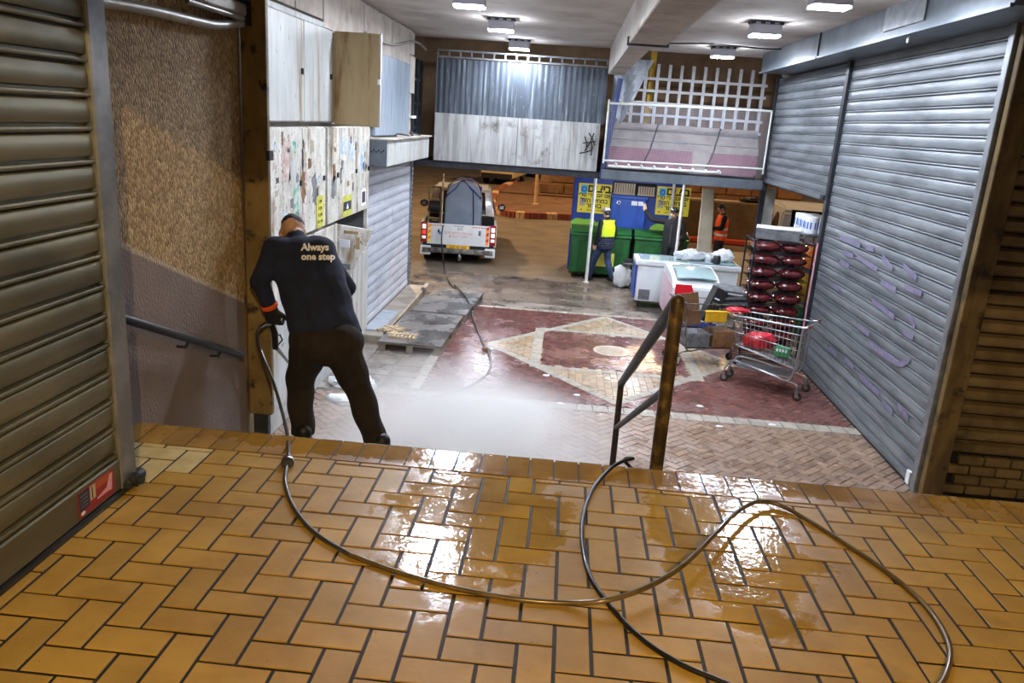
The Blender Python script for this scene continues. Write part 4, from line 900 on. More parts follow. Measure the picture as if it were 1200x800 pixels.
def hand_prims(w_, d, n, s=1.0, curl=.6, thumb=1):
    """wrist point, direction, palm normal; five bent fingers"""
    d = V(d).normalized(); n = V(n); n = (n - d * n.dot(d)).normalized(); k = d.cross(n) * thumb; w_ = V(w_); out = []
    for i in range(4): out.append(('c', w_ + k * (.028 - .019 * i) * s, w_ + d * .085 * s + k * (.032 - .021 * i) * s, .015 * s, .012 * s))
    for i, l in enumerate((.072, .08, .074, .058)):
        b = w_ + d * .085 * s + k * (.033 - .022 * i) * s; m = b + (d * math.cos(curl * .5) + n * math.sin(curl * .5)) * l * .5 * s; e = m + (d * math.cos(curl * 1.5) + n * math.sin(curl * 1.5)) * l * .5 * s
        out += [('c', b, m, .0095 * s, .009 * s), ('c', m, e, .009 * s, .0075 * s)]
    b = w_ + d * .02 * s + k * .03 * s; m = b + (d * .6 + k * .7 + n * .2).normalized() * .045 * s; e = m + (d * .85 + k * .3 + n * .4).normalized() * .035 * s
    out += [('c', b, m, .014 * s, .011 * s), ('c', m, e, .011 * s, .009 * s)]
    return out
def foot_prims(a, d, r=.04):
    a = V(a); d = V((d[0], d[1], 0)).normalized(); s = d.cross(V((0, 0, 1))); g = a.z - .085
    B = lambda t, z, o=0: V((a.x, a.y, 0)) + d * t + s * o + V((0, 0, g + z))
    return [('c', B(-.04, .035), B(.10, .035), .036, .038), ('c', B(.10, .033), B(.18, .028), .038, .028), ('c', B(0, .05), B(.09, .04), .042, .036), ('c', B(0, .05), a, .045, .042)]

# ---- the worker with the pressure washer, seen from behind on the stairs
W0 = V((-1.32, 4.72, -RISE * 4))
wk = thing('person', 'worker in navy sweatshirt and dark trousers bending over a spray lance on the stairs', 'person', W0)
lc = lambda p: V(p) - W0
pel = lc((-1.415, 4.66, .20)); nk = lc(ony(347, 279, 4.98)); tdir = (nk - pel).normalized(); lat = lc(ony(384, 300, 4.96)) - lc(ony(321, 291, 4.90)); lat = (lat - tdir * lat.dot(tdir)).normalized(); bk = lat.cross(tdir)
shL, shR = lc(ony(324, 291, 4.88)), lc(ony(380, 302, 4.95))
elL, wrL = lc(ony(304, 330, 4.78)), lc(ony(317, 361, 4.84)); elR, wrR = lc((-1.44, 5.20, .42)), lc((-1.66, 5.28, .18))
hipL, hipR = pel + V((-.105, .0, -.06)), pel + V((.105, -.01, -.06))
knL, knR = lc(ony(351, 448, 4.80)), lc(ony(419, 452, 4.72)); anL, anR = lc((-1.575, 4.70, W0.z + .09)), lc((-1.045, 4.66, W0.z + .09))
hc = lc(ony(343, 272, 5.06)); hf = V((-.10, .75, -.65)); hu = V((-.18, .62, .76))
hp, hR, hP = head_prims(hc, hf, hu)
body = hp + [('c', nk, hc - V((0, .01, .0)), .062, .06), ('c', pel, lerp(pel, nk, .55), .115, .11), ('c', lerp(pel, nk, .55), lerp(pel, nk, .9), .11, .085), ('c', shL, shR, .07, .07), ('c', hipL, hipR, .10, .10)]
body += limb(shL, elL, wrL, (.05, .042, .03)) + limb(shR, elR, wrR, (.05, .042, .03)) + limb(hipL, knL, anL, (.085, .058, .04)) + limb(hipR, knR, anR, (.085, .058, .04))
body += hand_prims(wrL, lc(ony(323, 384, 4.88)) - wrL, (.2, .9, .1), curl=1.4, thumb=1) + hand_prims(wrR, V((-.5, .3, -.5)), (-.5, 0, .6), curl=1.5, thumb=-1) + foot_prims(anL, (-.2, 1)) + foot_prims(anR, (.55, 1))
b_o = blob('body', body, 'skin', wk, .008, 3)
# hair: short dark cap
hr = blob('hair', [('e', hP(0, -.004, .036), (.079, .096, .089), hR)], 'hair', wk, .008, 2, cut=[(hP(0, 0, .062), -(hR @ V((0, -.45, 1))))])
m5 = lerp(pel, nk, .5); m8 = lerp(pel, nk, .82); lo_ = pel - tdir * .02
top = [('c', lo_ - lat * .095, lo_ + lat * .10, .125, .13), ('c', lo_ - lat * .085, m5 - lat * .075, .125, .122), ('c', lo_ + lat * .09, m5 + lat * .10, .13, .13),
       ('c', m5 - lat * .075, m8 - lat * .11, .122, .105), ('c', m5 + lat * .10, m8 + lat * .12, .135, .105), ('c', m8 - lat * .10, m8 + lat * .10, .115, .115), ('c', lerp(m8, nk, .2), lerp(m8, nk, .9), .10, .075), ('c', shL, shR, .085, .085), ('c', pel, m5, .15, .15), ('c', m5, m8, .15, .135)]
top += limb(shL, elL, lerp(elL, wrL, .86), (.082, .060, .047)) + limb(shR, elR, wrR, (.085, .066, .050))
def fold(v): 
    h = (v - pel).dot(tdir); return v + bk * .006 * math.sin(26 * h + 5 * v.x) + lat * .004 * math.sin(33 * h)
tp = blob('sweatshirt', top, 'hoodie_navy', wk, .011, 5, cut=[(pel - tdir * .005, -tdir)], fn=fold)
pants = [('c', hipL + V((0, 0, .06)), hipR + V((0, 0, .06)), .135, .135), ('e', pel + V((0, -.03, -.02)), (.225, .14, .14)), ('c', pel - lat * .08, pel + tdir * .08 - lat * .08, .13, .12), ('c', pel + lat * .08, pel + tdir * .08 + lat * .08, .13, .12)]
pants += limb(hipL, knL, lerp(knL, anL, .82), (.125, .092, .076)) + limb(hipR, knR, lerp(knR, anR, .82), (.125, .092, .076))
pants += [('c', lerp(knL, anL, .78), lerp(knL, anL, .92), .08, .058), ('c', lerp(knR, anR, .78), lerp(knR, anR, .92), .08, .058)]
blob('trousers', pants, 'trouser_brown', wk, .011, 4, cut=[(V((0, 0, .205)), (0, 0, -1))], fn=lambda v: v + V((.005 * math.sin(30 * v.z), .004 * math.sin(24 * v.z + 2), 0)))
for a_, d_ in ((anL, (-.2, 1)), (anR, (.55, 1))):
    blob('shoe', [(p[0], p[1], p[2], p[3] + .008, p[4] + .008) for p in foot_prims(a_, d_)] + [('c', a_, a_ + V((0, -.012, .14)), .052, .056)], 'shoe_black', wk, .009, 2)
gl = blob('glove', [(p[0], p[1], p[2], p[3] + .004, p[4] + .004) for p in hand_prims(wrL, lc(ony(323, 384, 4.88)) - wrL, (.2, .9, .1), s=1.12, curl=1.4)] + [('c', lerp(elL, wrL, .93), wrL, .04, .042)], 'glove_black', wk, .006, 2)
blob('glove', [(p[0], p[1], p[2], p[3] + .004, p[4] + .004) for p in hand_prims(wrR, V((-.5, .3, -.5)), (-.5, 0, .6), s=1.1, curl=1.5, thumb=-1)], 'glove_black', wk, .006, 2)
dd = (wrL - elL).normalized()
cf = MB().lathe([(.045, -.015), (.054, -.012), (.055, .012), (.048, .018)], 14, frame(lerp(elL, wrL, .90), dd.orthogonal(), dd.cross(dd.orthogonal()))).build('cuff', 'orange_cloth', wk, smooth=True)
# lettering on the back, wrapped onto the sweatshirt
bvh = BVHTree.FromPolygons([v.co for v in tp.data.vertices], [tuple(p.vertices) for p in tp.data.polygons])
def back_text(s, px, py, size):
    o = lc(ony(px, py, 4.3)); tx = text('print', s, size, 'print_white', tp, None, .002, .0005, 'LEFT')
    M = frame(o, right, -down)
    for v in tx.data.vertices:
        q = M @ v.co; d = (q + W0 - V((0, 0, CAM_H))).normalized(); h = bvh.ray_cast(q, d)
        v.co = (h[0] + h[1] * .003) if h[0] else q + d * .5
back_text('Always', 353, 290, .054); back_text('one step', 353, 301, .054)
# spray gun
sg = thing('spray_gun', 'black pressure washer gun and lance held by the bending worker', 'spray gun', ony(318, 392, 4.86))
g_ = lambda p: V(p) - sg.location
tip = V((-1.72, 5.35, -.42))
MB().tube([g_(gun_end), g_(ony(311, 379, 4.83)), g_(ony(318, 380, 4.88))], [.011, .012, .013], 10).build('inlet_pipe', 'chrome', sg, smooth=True)
MB().tube([g_(ony(318, 378, 4.88)), g_(ony(322, 390, 4.90)), g_(ony(323, 408, 4.93))], [.018, .022, .020], 10).build('grip', 'black_plastic', sg, smooth=True)
MB().tube([g_(ony(323, 394, 4.92)), g_(ony(328, 392, 4.96)), g_(ony(331, 398, 4.98)), g_(ony(326, 404, 4.95))], .006, 8).build('trigger_guard', 'black_plastic', sg, smooth=True)
MB().tube([g_(ony(323, 406, 4.93)), g_(lerp(ony(323, 406, 4.93), tip, .3)), g_(tip)], [.014, .009, .009], 10).build('lance', 'chrome', sg, smooth=True)

# ---- figures in the background (local: facing +y, right hand at +x)
def figure(label, loc, rz, J, topm, pantm, shoem, extra=None, hair='hair', tall=1.0):
    t = thing('person', label, 'person', loc, rz)
    j = dict(pel=(0, 0, .93), nk=(0, 0, 1.45), hd=(0, .03, 1.60), hf=(0, 1, -.1), sL=(-.185, 0, 1.40), sR=(.185, 0, 1.40), eL=(-.24, -.02, 1.12), eR=(.24, -.02, 1.12), wL=(-.25, .08, .88), wR=(.25, .08, .88),
             hL=(-.09, 0, .90), hR=(.09, 0, .90), kL=(-.11, .03, .49), kR=(.11, .03, .49), aL=(-.12, -.02, .085), aR=(.12, -.02, .085), fL=(-.15, 1), fR=(.15, 1), hdirL=(0, .1, -1), hdirR=(0, .1, -1), cL=.6, cR=.6)
    j.update(J); j = {k: (V(v) if isinstance(v, tuple) and len(v) == 3 else v) for k, v in j.items()}
    if tall != 1: j = {k: (v * tall if isinstance(v, V) else v) for k, v in j.items()}
    hp, R, P = head_prims(j['hd'], j['hf'], (0, 0, 1))
    body = hp + [('c', j['nk'] - V((0, 0, .03)), j['hd'] - V((0, .01, .03)), .058, .055), ('c', j['pel'], j['nk'] - V((0, 0, .2)), .10, .105), ('c', j['sL'], j['sR'], .06, .06), ('c', j['hL'], j['hR'], .09, .09)]
    for s in 'LR': body += limb(j['s' + s], j['e' + s], j['w' + s], (.045, .038, .028)) + limb(j['h' + s], j['k' + s], j['a' + s], (.075, .052, .038)) + foot_prims(j['a' + s], j['f' + s])
    body += hand_prims(j['wL'], j['hdirL'], (.6, .5, 0), curl=j['cL'], thumb=1) + hand_prims(j['wR'], j['hdirR'], (-.6, .5, 0), curl=j['cR'], thumb=-1)
    blob('body', body, 'skin', t, .009, 2)
    for s in (-1, 1): MB().ell(P(s * .03, .083, .002), (.011, .006, .007), 8, 6).build('eye', 'print_black', t, smooth=True)
    ch = j['nk'] - V((0, 0, .18)); p0 = j['pel'] - V((0, 0, .02))
    top = [('c', p0, ch, .125, .128), ('c', p0 + V((-.085, 0, 0)), ch + V((-.09, 0, 0)), .118, .122), ('c', p0 + V((.085, 0, 0)), ch + V((.09, 0, 0)), .118, .122), ('c', ch + V((-.08, 0, .05)), ch + V((.08, 0, .05)), .115, .115), ('c', j['sL'] - V((0, 0, .01)), j['sR'] - V((0, 0, .01)), .07, .07), ('c', ch, j['nk'] + V((0, 0, .01)), .12, .07)]
    for s in 'LR': top += limb(j['s' + s], j['e' + s], lerp(j['e' + s], j['w' + s], .95), (.07, .058, .045))
    tp = blob('jacket', top, topm, t, .013, 4, cut=[(j['pel'] - V((0, 0, .08)), (0, 0, -1))])
    pn = [('c', j['hL'] + V((0, 0, .05)), j['hR'] + V((0, 0, .05)), .118, .118), ('c', j['hL'], j['hR'], .115, .115)]
    for s in 'LR': pn += limb(j['h' + s], j['k' + s], lerp(j['k' + s], j['a' + s], .9), (.105, .078, .062))
    blob('trousers', pn, pantm, t, .013, 4)
    for s in 'LR': blob('shoe', [(p[0], p[1], p[2], p[3] + .008, p[4] + .008) for p in foot_prims(j['a' + s], j['f' + s])], shoem, t, .012, 2)
    if hair: blob('hair', [('e', P(0, -.012, .034), (.083, .100, .092), R), ('e', P(0, -.06, -.01), (.07, .045, .06), R)], hair, t, .012, 2, cut=[(P(0, .05, .03), R @ V((0, .9, -.45)))])
    if extra: extra(t, j, P, R, ch, p0)
    return t
def vest(m, bands, navy=None):
    def fn(t, j, P, R, ch, p0):
        pr = [('c', p0, ch, .142, .144), ('c', p0 + V((-.09, 0, .0)), ch + V((-.095, 0, 0)), .135, .138), ('c', p0 + V((.09, 0, .0)), ch + V((.095, 0, 0)), .135, .138), ('c', ch + V((-.07, 0, .06)), ch + V((.07, 0, .06)), .128, .128), ('c', j['sL'] * .86 + j['sR'] * .14, j['sR'] * .86 + j['sL'] * .14, .088, .088)]
        hem = j['pel'].z - .14
        v = blob('vest', pr, m, t, .013, 4, cut=[(V((0, 0, hem)), (0, 0, -1)), (j['nk'] - V((0, 0, .005)), (0, 0, 1))])
        for (z0, z1, bm) in bands:
            blob('reflective_band' if bm == 'reflective' else 'dark_band', [('c', p0 - V((0, 0, .1)), ch, .147, .149), ('c', p0 + V((-.09, 0, -.1)), ch + V((-.095, 0, .1)), .140, .143), ('c', p0 + V((.09, 0, -.1)), ch + V((.095, 0, .1)), .140, .143), ('c', p0 + V((-.08, 0, .2)), p0 + V((.08, 0, .2)), .14, .14), ('c', p0 + V((-.08, 0, .05)), p0 + V((.08, 0, .05)), .14, .14)], bm, v, .011, 3, cut=[(V((0, 0, z0)), (0, 0, -1)), (V((0, 0, z1)), (0, 0, 1))])
    return fn
def cap(m, badge=None):
    def fn(t, j, P, R, ch, p0):
        c = blob('cap', [('e', P(0, -.005, .045), (.088, .106, .085), R), ('c', P(-.04, .09, .045), P(.04, .09, .045), .018, .018), ('e', P(0, .12, .038), (.075, .06, .012), R)], m, t, .010, 2, cut=[(P(0, 0, .028), R @ V((0, .1, -1)))])
        if badge: MB().ell(P(0, .098, .085), (.018, .01, .014), 8, 6).build('badge', badge, c)
    return fn
def both(*fs): return lambda *a: [f(*a) for f in fs]
vm = figure('man in yellow and navy hi-vis vest, jeans and grey cap walking by green bin', (.98, 18.0, PZ), .75,
       dict(kL=(-.10, .20, .50), aL=(-.10, .30, .09), kR=(.12, -.02, .49), aR=(.12, -.22, .12), hd=(.0, .05, 1.60), hf=(.25, 1, -.25), eR=(.27, -.03, 1.14), wR=(.30, .10, .90)), 'black_cloth', 'jeans', 'shoe_black',
       both(vest('vest_yellow', ((.78, 1.06, 'vest_navy'), (.86, .905, 'reflective'), (1.0, 1.045, 'reflective'))), cap('cap_grey')), tall=.985)
km = figure('man in black cap and black zip jacket raising one open hand', (2.47, 18.07, PZ), PI - .35,
       dict(eR=(.44, .10, 1.42), wR=(.60, .16, 1.60), hdirR=(.25, .1, 1), cR=.2, hd=(.0, .04, 1.60), hf=(.25, 1, -.05), wL=(-.20, .18, 1.02), eL=(-.26, -.04, 1.14)), 'black_cloth', 'black_cloth', 'shoe_black',
       both(cap('black_cloth', 'print_white'), lambda t, j, P, R, ch, p0: MB().box(-.004, .004, .130, .146, 1.0, 1.42).build('zip', 'steel_grey', t)), tall=1.05)
om = figure('bare-headed man in orange hi-vis vest looking down at phone', (4.0, 20.4, PZ), PI / 2 + .1,
       dict(hd=(.0, .06, 1.60), hf=(0, 1, -.55), eL=(-.22, .06, 1.14), wL=(-.12, .30, 1.12), eR=(.22, .06, 1.12), wR=(.10, .30, 1.10), hdirL=(.2, 1, .1), hdirR=(-.2, 1, .1), cL=1.0, cR=1.0), 'black_cloth', 'black_cloth', 'shoe_black',
       vest('vest_orange', ((.98, 1.03, 'reflective'), (1.13, 1.18, 'reflective'))), tall=1.03)
ph = MB().box(-.035, .035, -.005, .005, 0, .14).build('phone', 'black_plastic', None, bevel=.004); ph.location = V((4.0, 20.4, PZ)) + Matrix.Rotation(PI / 2 + .1, 3, 'Z') @ V((0, .43, 1.13)); ph.rotation_euler = (-.5, 0, PI / 2)
tag(ph, 'dark phone held by the man in the orange vest', 'phone')
crumple('carrier_bag', 'full white carrier bag hanging beside the man in yellow vest', 'bag', (1.42, 17.55, PZ + .02), (.20, .16, .28), 'white_plastic', 9, .8)
t = thing('hat', 'black brimmed hat lying on the white carrier bag', 'hat', (1.5, 17.5, PZ + .53))
MB().lathe([(.17, 0), (.175, .008), (.10, .02), (.095, .10), (.07, .13), (.02, .135)], 18).build('crown', 'black_cloth', t, smooth=True)
MB().lathe([(.098, .022), (.101, .024), (.100, .045), (.096, .047)], 18).build('hat_band', 'cap_grey', t, smooth=True)

# ================================================================== VEHICLES
def wheel(t, x, y, r, w_, side):
    o = MB().lathe([(r * .55, -w_ / 2), (r * .92, -w_ / 2), (r, -w_ * .35), (r, w_ * .35), (r * .92, w_ / 2), (r * .55, w_ / 2)], 22, Matrix.Translation((x, y, r)) @ Matrix.Rotation(PI / 2, 4, 'Y')).build('wheel', 'tyre', t, smooth=40)
    MB().lathe([(r * .56, -.01), (r * .5, .02), (r * .15, .03)], 14, Matrix.Translation((x + side * w_ * .42, y, r)) @ Matrix.Rotation(PI / 2 * side, 4, 'Y')).build('hub', 'rust_steel', o, smooth=40)
def profile_body(pts, hw, name, m, t, taper=.0, bevel=.05):
    """side profile (y, z) swept across the width, roof pulled in by taper"""
    mb = MB(); n = len(pts); zt = max(p[1] for p in pts); zb = min(p[1] for p in pts)
    def hwz(z): return hw - taper * max(0, (z - (zb + (zt - zb) * .5)) / ((zt - zb) * .5))
    mb.add([(-hwz(z), y, z) for y, z in pts] + [(hwz(z), y, z) for y, z in pts], [tuple(range(n)), tuple(range(2 * n - 1, n - 1, -1))] + [(i, n + i, n + (i + 1) % n, (i + 1) % n) for i in range(n)])
    me = mb.mesh(name); b = bmesh.new(); b.from_mesh(me); bmesh.ops.recalc_face_normals(b, faces=b.faces)
    es = [e for e in b.edges if e.calc_face_angle(0) > .25]; bmesh.ops.bevel(b, geom=es, offset=bevel, segments=2, affect='EDGES', clamp_overlap=True); b.to_mesh(me); b.free()
    me.shade_smooth(); me.set_sharp_from_angle(angle=math.radians(35)); return link(name, me, m, t)
# ---- pickup with a water tank (local y = forward, rear at y = 0)
TRZ = .10
tk = thing('pickup_truck', 'white pickup truck with open bed and chevron marked tailgate', 'truck', (-2.5, 18.9, PZ), TRZ)
profile_body([(.03, .42), (.03, .93), (1.55, .95), (1.55, .42)], .02, 'bed_front', 'car_white', tk)
for s in (-1, 1):
    MB().box(s * .885 - .035, s * .885 + .035, .06, 1.6, .42, .97).build('bed_side', 'car_white', tk, bevel=.03, seg=2, smooth=40)
    l = MB().box(s * .83 - .07, s * .83 + .07, -.01, .12, .47, .96).build('tail_lamp', 'tail_red', tk, bevel=.02, seg=2, smooth=40)
    MB().box(s * .83 - .045, s * .83 + .045, -.022, -.008, .80, .91).build('lamp_cell', 'tail_white', l, bevel=.006)
    MB().box(s * .83 - .045, s * .83 + .045, -.022, -.008, .67, .77).build('lamp_cell', 'tail_lit' if s < 0 else 'tail_white', l, bevel=.006)
    MB().box(s * .83 - .045, s * .83 + .045, -.022, -.008, .56, .63).build('lamp_cell', 'tail_white', l, bevel=.006)
    MB().box(s * .78 - .13, s * .78 + .13, -.06, .1, .18, .40).build('bumper_corner', 'car_white', tk, bevel=.03, seg=2, smooth=40)
    m_ = MB().ell((s * 1.06, 2.75, 1.12), (.11, .05, .10), 10, 8).build('mirror', 'black_plastic', tk, smooth=True)
    MB().box(s * 1.06 - .06, s * 1.06 + .06, 2.69, 2.705, 1.07, 1.17).build('mirror_glass', 'chrome', m_)
MB().box(-.85, .85, .06, 1.55, .42, .50).build('bed_floor', 'black_plastic', tk)
MB().box(-.85, .85, 1.50, 1.58, .42, 1.0).build('bed_wall', 'black_plastic', tk)
tg = MB().box(-.755, .755, -.01, .05, .44, .94).build('tailgate', 'car_white', tk, bevel=.015, seg=2, smooth=40)
MB().box(-.12, .13, -.016, -.008, .895, .905).build('handle', 'print_black', tg)
for s in (-1, 1):
    for k in range(6):
        MB().prism([(.47 + k * .072, s * .70 - .035), (.47 + k * .072 + .03, s * .70 + .035), (.542 + k * .072 + .03, s * .70 + .035), (.542 + k * .072, s * .70 - .035)], 'y', -.014, -.009).build('chevron', ('chevron_orange' if k % 2 else 'chevron_yellow') if s < 0 else ('chevron_red' if k % 2 else 'chevron_orange'), tg)
    for k in range(5): MB().box(s * .5 - .17 + k * .07, s * .5 - .12 + k * .07, -.014, -.009, .885, .905).build('chevron', 'chevron_red', tg)
def ftext(s, x, z, size, m, par, y=-.013, rtl=True): return text('print', s, size, m, par, frame((x, y, z), (1, 0, 0), (0, 0, 1)), rtl=rtl, bold=.0)
ftext('EIC', .04, .83, .09, 'print_black', tg, rtl=False); ftext('שטיפה', .2, .73, .095, 'print_red', tg); ftext('בלחץ מים', -.14, .73, .095, 'print_red', tg); ftext('ניקיון רחובות', .0, .65, .085, 'print_red', tg)
MB().box(-.50, -.46, -.013, -.009, .72, .80).build('emblem', 'print_black', tg); MB().box(-.47, -.42, -.013, -.009, .68, .75).build('emblem', 'print_blue', tg); MB().box(.48, .54, -.013, -.009, .70, .82).build('emblem', 'box_grey', tg)
bp_ = MB().box(-.85, .85, -.08, .02, .24, .36).build('bumper', 'rust_steel', tk, bevel=.02, seg=2, smooth=40)
MB().box(-.8, .8, 0, .04, .34, .45).build('bumper_gap', 'black_plastic', tk)
npl = MB().box(-.28, .28, -.03, -.01, .345, .44).build('number_plate', 'plate_yellow', tk); ftext('253 30 302', 0, .392, .09, 'print_black', npl, -.033, False)
MB().tube([(.05, -.02, .28), (.05, -.14, .22), (.05, -.16, .13)], .03, 8).build('tow_hitch', 'rust_steel', tk, smooth=True)
MB().ell((.05, -.16, .16), (.05, .05, .08), 10, 8).build('tow_ball', 'rust_steel', tk, smooth=True)
profile_body([(1.6, .42), (1.6, .98), (1.78, 1.62), (2.0, 1.72), (2.9, 1.70), (3.55, 1.05), (4.9, .95), (5.1, .8), (5.1, .42)], .89, 'cab', 'car_white', tk, .18, .05)
MB().sheet(lambda u, v: (-.64 + 1.28 * u + (.06 * v) * (1 - 2 * u), 1.60 + .16 * v - .02, 1.03 + .55 * v), 4, 2, .02).build('rear_window', 'glass_dark', tk)
for s in (-1, 1): MB().sheet(lambda u, v, s=s: (s * (.90 - .16 * v), 1.85 + 1.25 * u - .35 * u * v, 1.02 + .52 * v), 4, 2, .02).build('side_window', 'glass_dark', tk)
MB().box(-.8, .8, .1, 4.9, .22, .44).build('chassis', 'black_plastic', tk)
for x, y in ((-.78, .95), (.78, .95), (-.78, 4.15), (.78, 4.15)): wheel(tk, x, y, .36, .24, 1 if x > 0 else -1)
TB = lambda x, y, z: V((-2.5, 18.9, PZ)) + Matrix.Rotation(TRZ, 3, 'Z') @ V((x, y, z))
tn = thing('water_tank', 'big grey plastic water tank standing in the pickup bed', 'tank', TB(.08, .62, .505), TRZ)
MB().prism([(-.46, 0), (.46, 0), (.45, .95), (.40, 1.22), (.30, 1.40), (.12, 1.47), (-.12, 1.47), (-.30, 1.40), (-.40, 1.22), (-.45, .95)], 'z', 0, 1).mesh('x') if False else None
mb = MB(); tp_ = [(-.46, 0), (.46, 0), (.45, .95), (.40, 1.22), (.30, 1.38), (.12, 1.45), (-.12, 1.45), (-.30, 1.38), (-.40, 1.22), (-.45, .95)]
mb.add([(a, -.42, b) for a, b in tp_] + [(a, .55, b) for a, b in tp_], [tuple(range(10)), tuple(range(19, 9, -1))] + [(i, (i + 1) % 10, 10 + (i + 1) % 10, 10 + i)[::-1] for i in range(10)])
mb.build('tank_shell', 'tank_grey', tn, bevel=.05, seg=3, smooth=60)
MB().tube([(.22, -.45, .02), (.26, -.47, .6), (.22, -.44, 1.2), (.15, -.2, 1.47)], .012, 6).build('strap', 'rubber_black', tn, smooth=True)
o = MB().sheet(lambda u, v: (-.42 + .84 * u, -.45 + .75 * v, 1.475 - .22 * (2 * u - 1) ** 2 - .35 * max(0, .35 - v) * (1 + .8 * math.sin(8 * u + 1)) + .03 * math.sin(17 * u + 9 * v)), 18, 12, .012).build('tarpaulin', 'tarp_blue', None, smooth=True)
o.location = tn.location; o.rotation_euler = (0, 0, TRZ); tag(o, 'dark blue tarpaulin folded over the grey water tank', 'tarpaulin')
t = thing('hose_reel', 'upright hose reel frame beside the tank in the pickup bed', 'hose reel', TB(-.62, .38, .505), TRZ)
for x in (-.14, .14): MB().box(x - .02, x + .02, -.1, -.06, 0, 1.28).build('frame_post', 'frame_brown', t)
for z in (.5, .95, 1.25): MB().box(-.14, .14, -.1, -.06, z, z + .04).build('frame_bar', 'frame_brown', t)
MB().tube([(-.13, 0, .8), (.13, 0, .8)], .16, 14).build('drum', 'rubber_black', t, smooth=50)
MB().tube([(.19, -.2, 0), (.19, -.2, 1.6)], .018, 8).build('pole', 'wood_pale', t, smooth=True)
MB().box(-.1, .12, -.1, .2, .02, .45).build('pump', 'black_plastic', t, bevel=.04)
# ---- cars outside
def car(name, label, loc, rz, pts, hw, m, rear, wheels, plate):
    t = thing(name, label, 'car', loc, rz)
    profile_body(pts, hw, 'body', m, t, .12, .06)
    rear(t)
    for x, y in wheels: wheel(t, x, y, .34, .22, 1 if x > 0 else -1)
    return t
def suv_rear(t):
    MB().box(-.85, .85, -.10, .05, .38, .62).build('bumper', 'black_plastic', t, bevel=.03)
    MB().box(-.62, .62, -.0, .05, 1.18, 1.55).build('rear_window', 'glass_dark', t)
    MB().box(-.27, .27, -.06, -.03, .78, .92).build('number_plate', 'plate_yellow', t)
    MB().box(-.55, .55, -.05, -.03, .95, 1.03).build('chrome_bar', 'chrome', t)
    for s in (-1, 1): MB().box(s * .72 - .12, s * .72 + .12, -.05, .05, .86, 1.12).build('tail_lamp', 'tail_red', t, bevel=.02); MB().sheet(lambda u, v, s=s: (s * (.90 - .08 * v), .6 + 2.6 * u, 1.15 + .42 * v), 3, 2, .02).build('side_window', 'glass_dark', t)
p = onz(578, 219, PZ)
car('parked_car', 'cream estate car parked on the far road', (p.x, 43.5, PZ - .02), -.12, [(0, .35), (-.02, .75), (0, 1.1), (.12, 1.55), (.4, 1.68), (2.3, 1.66), (3.1, 1.1), (4.3, .95), (4.5, .4)], .9, 'car_cream', suv_rear, ((-.78, .9), (.78, .9), (-.78, 3.6), (.78, 3.6)), None)
p = onz(607, 207, PZ)
car('parked_car', 'dark car parked behind the cream estate car', (p.x + .8, 51, PZ - .02), -.12, [(0, .35), (-.02, .8), (.1, 1.35), (.4, 1.5), (2.3, 1.5), (3.1, 1.0), (4.3, .9), (4.5, .4)], .88, 'glass_dark', lambda t: MB().box(-.6, .6, -.03, .02, .7, .8).build('number_plate', 'plate_yellow', t), ((-.78, .9), (.78, .9), (-.78, 3.6), (.78, 3.6)), None)
def van_extra(t):
    MB().sheet(lambda u, v: (-.62 + 1.24 * u, -.02 + .10 * v, 1.15 + .62 * v), 3, 2, .02).build('rear_window', 'glass_dark', t)
    for s in (-1, 1):
        MB().sheet(lambda u, v, s=s: (s * (.93 - .11 * v), .35 + .95 * u, 1.12 + .52 * v * (1 - .35 * (2 * u - 1) ** 2)), 6, 3, .02).build('side_window', 'glass_dark', t)
        MB().sheet(lambda u, v, s=s: (s * (.93 - .11 * v), 1.45 + 1.0 * u, 1.12 + .52 * v), 4, 3, .02).build('side_window', 'glass_dark', t)
        MB().box(s * .8 - .08, s * .8 + .08, -.03, .05, .7, 1.1).build('tail_lamp', 'tail_red', t, bevel=.02)
    MB().box(-.85, .85, -.08, .05, .32, .55).build('bumper', 'black_plastic', t, bevel=.03)
vp = ony(922, 268, 20.5)
car('delivery_van', 'white van parked outside the half-open shutter', (vp.x + .62, 20.2, PZ - .02), -.10, [(0, .35), (-.02, 1.1), (.12, 1.72), (.35, 1.84), (2.5, 1.82), (3.3, 1.15), (4.1, .95), (4.3, .4)], .92, 'car_white', van_extra, ((-.8, .8), (.8, .8), (-.8, 3.4), (.8, 3.4)), None)

# ================================================================== OUTSIDE
kp = [onz(px, py, PZ + .1) for px, py in ((604, 214), (592, 218), (582, 225), (577, 233), (577, 240), (584, 246), (597, 250), (615, 252), (640, 253), (665, 254), (695, 256))]
isl = thing('traffic_island', 'raised brown traffic island with red and white kerb stones', 'traffic island', (0, 0, PZ))
path = bez(kp, 4); poly = [(q.x, q.y) for q in path] + [(9, path[-1].y), (9, 48), (path[0].x + 1, 48)]
MB().prism(poly, 'z', -.05, .12).build('island_top', 'island_soil', isl)
for k in range(len(path) - 1):
    a, b = path[k], path[k + 1]; d = b - a
    if d.length < .05: continue
    M_ = Matrix.Translation((a.x, a.y, 0)) @ Matrix.Rotation(math.atan2(d.y, d.x), 4, 'Z'); MB().box(0, d.length * .98, -.15, .15, -.05, .22, M_).build('kerb_stone', 'kerb_white' if (k // 2) % 3 == 1 else 'kerb_red', isl, bevel=.02)
p = onz(627, 240, PZ + .1)
t = thing('sign_pole', 'pale pole standing on the brown traffic island', 'pole', (p.x, p.y, PZ + .12))
MB().lathe([(.16, 0), (.16, .03), (.07, .05), (.07, 4.2)], 10).build('shaft', 'kerb_white', t, smooth=30)
MB().lathe([(.09, 4.2), (.05, 4.26)], 10).build('pole_cap', 'steel_dark', t)
a, b = ony(631, 243, 37.5), ony(671, 252, 37.5)
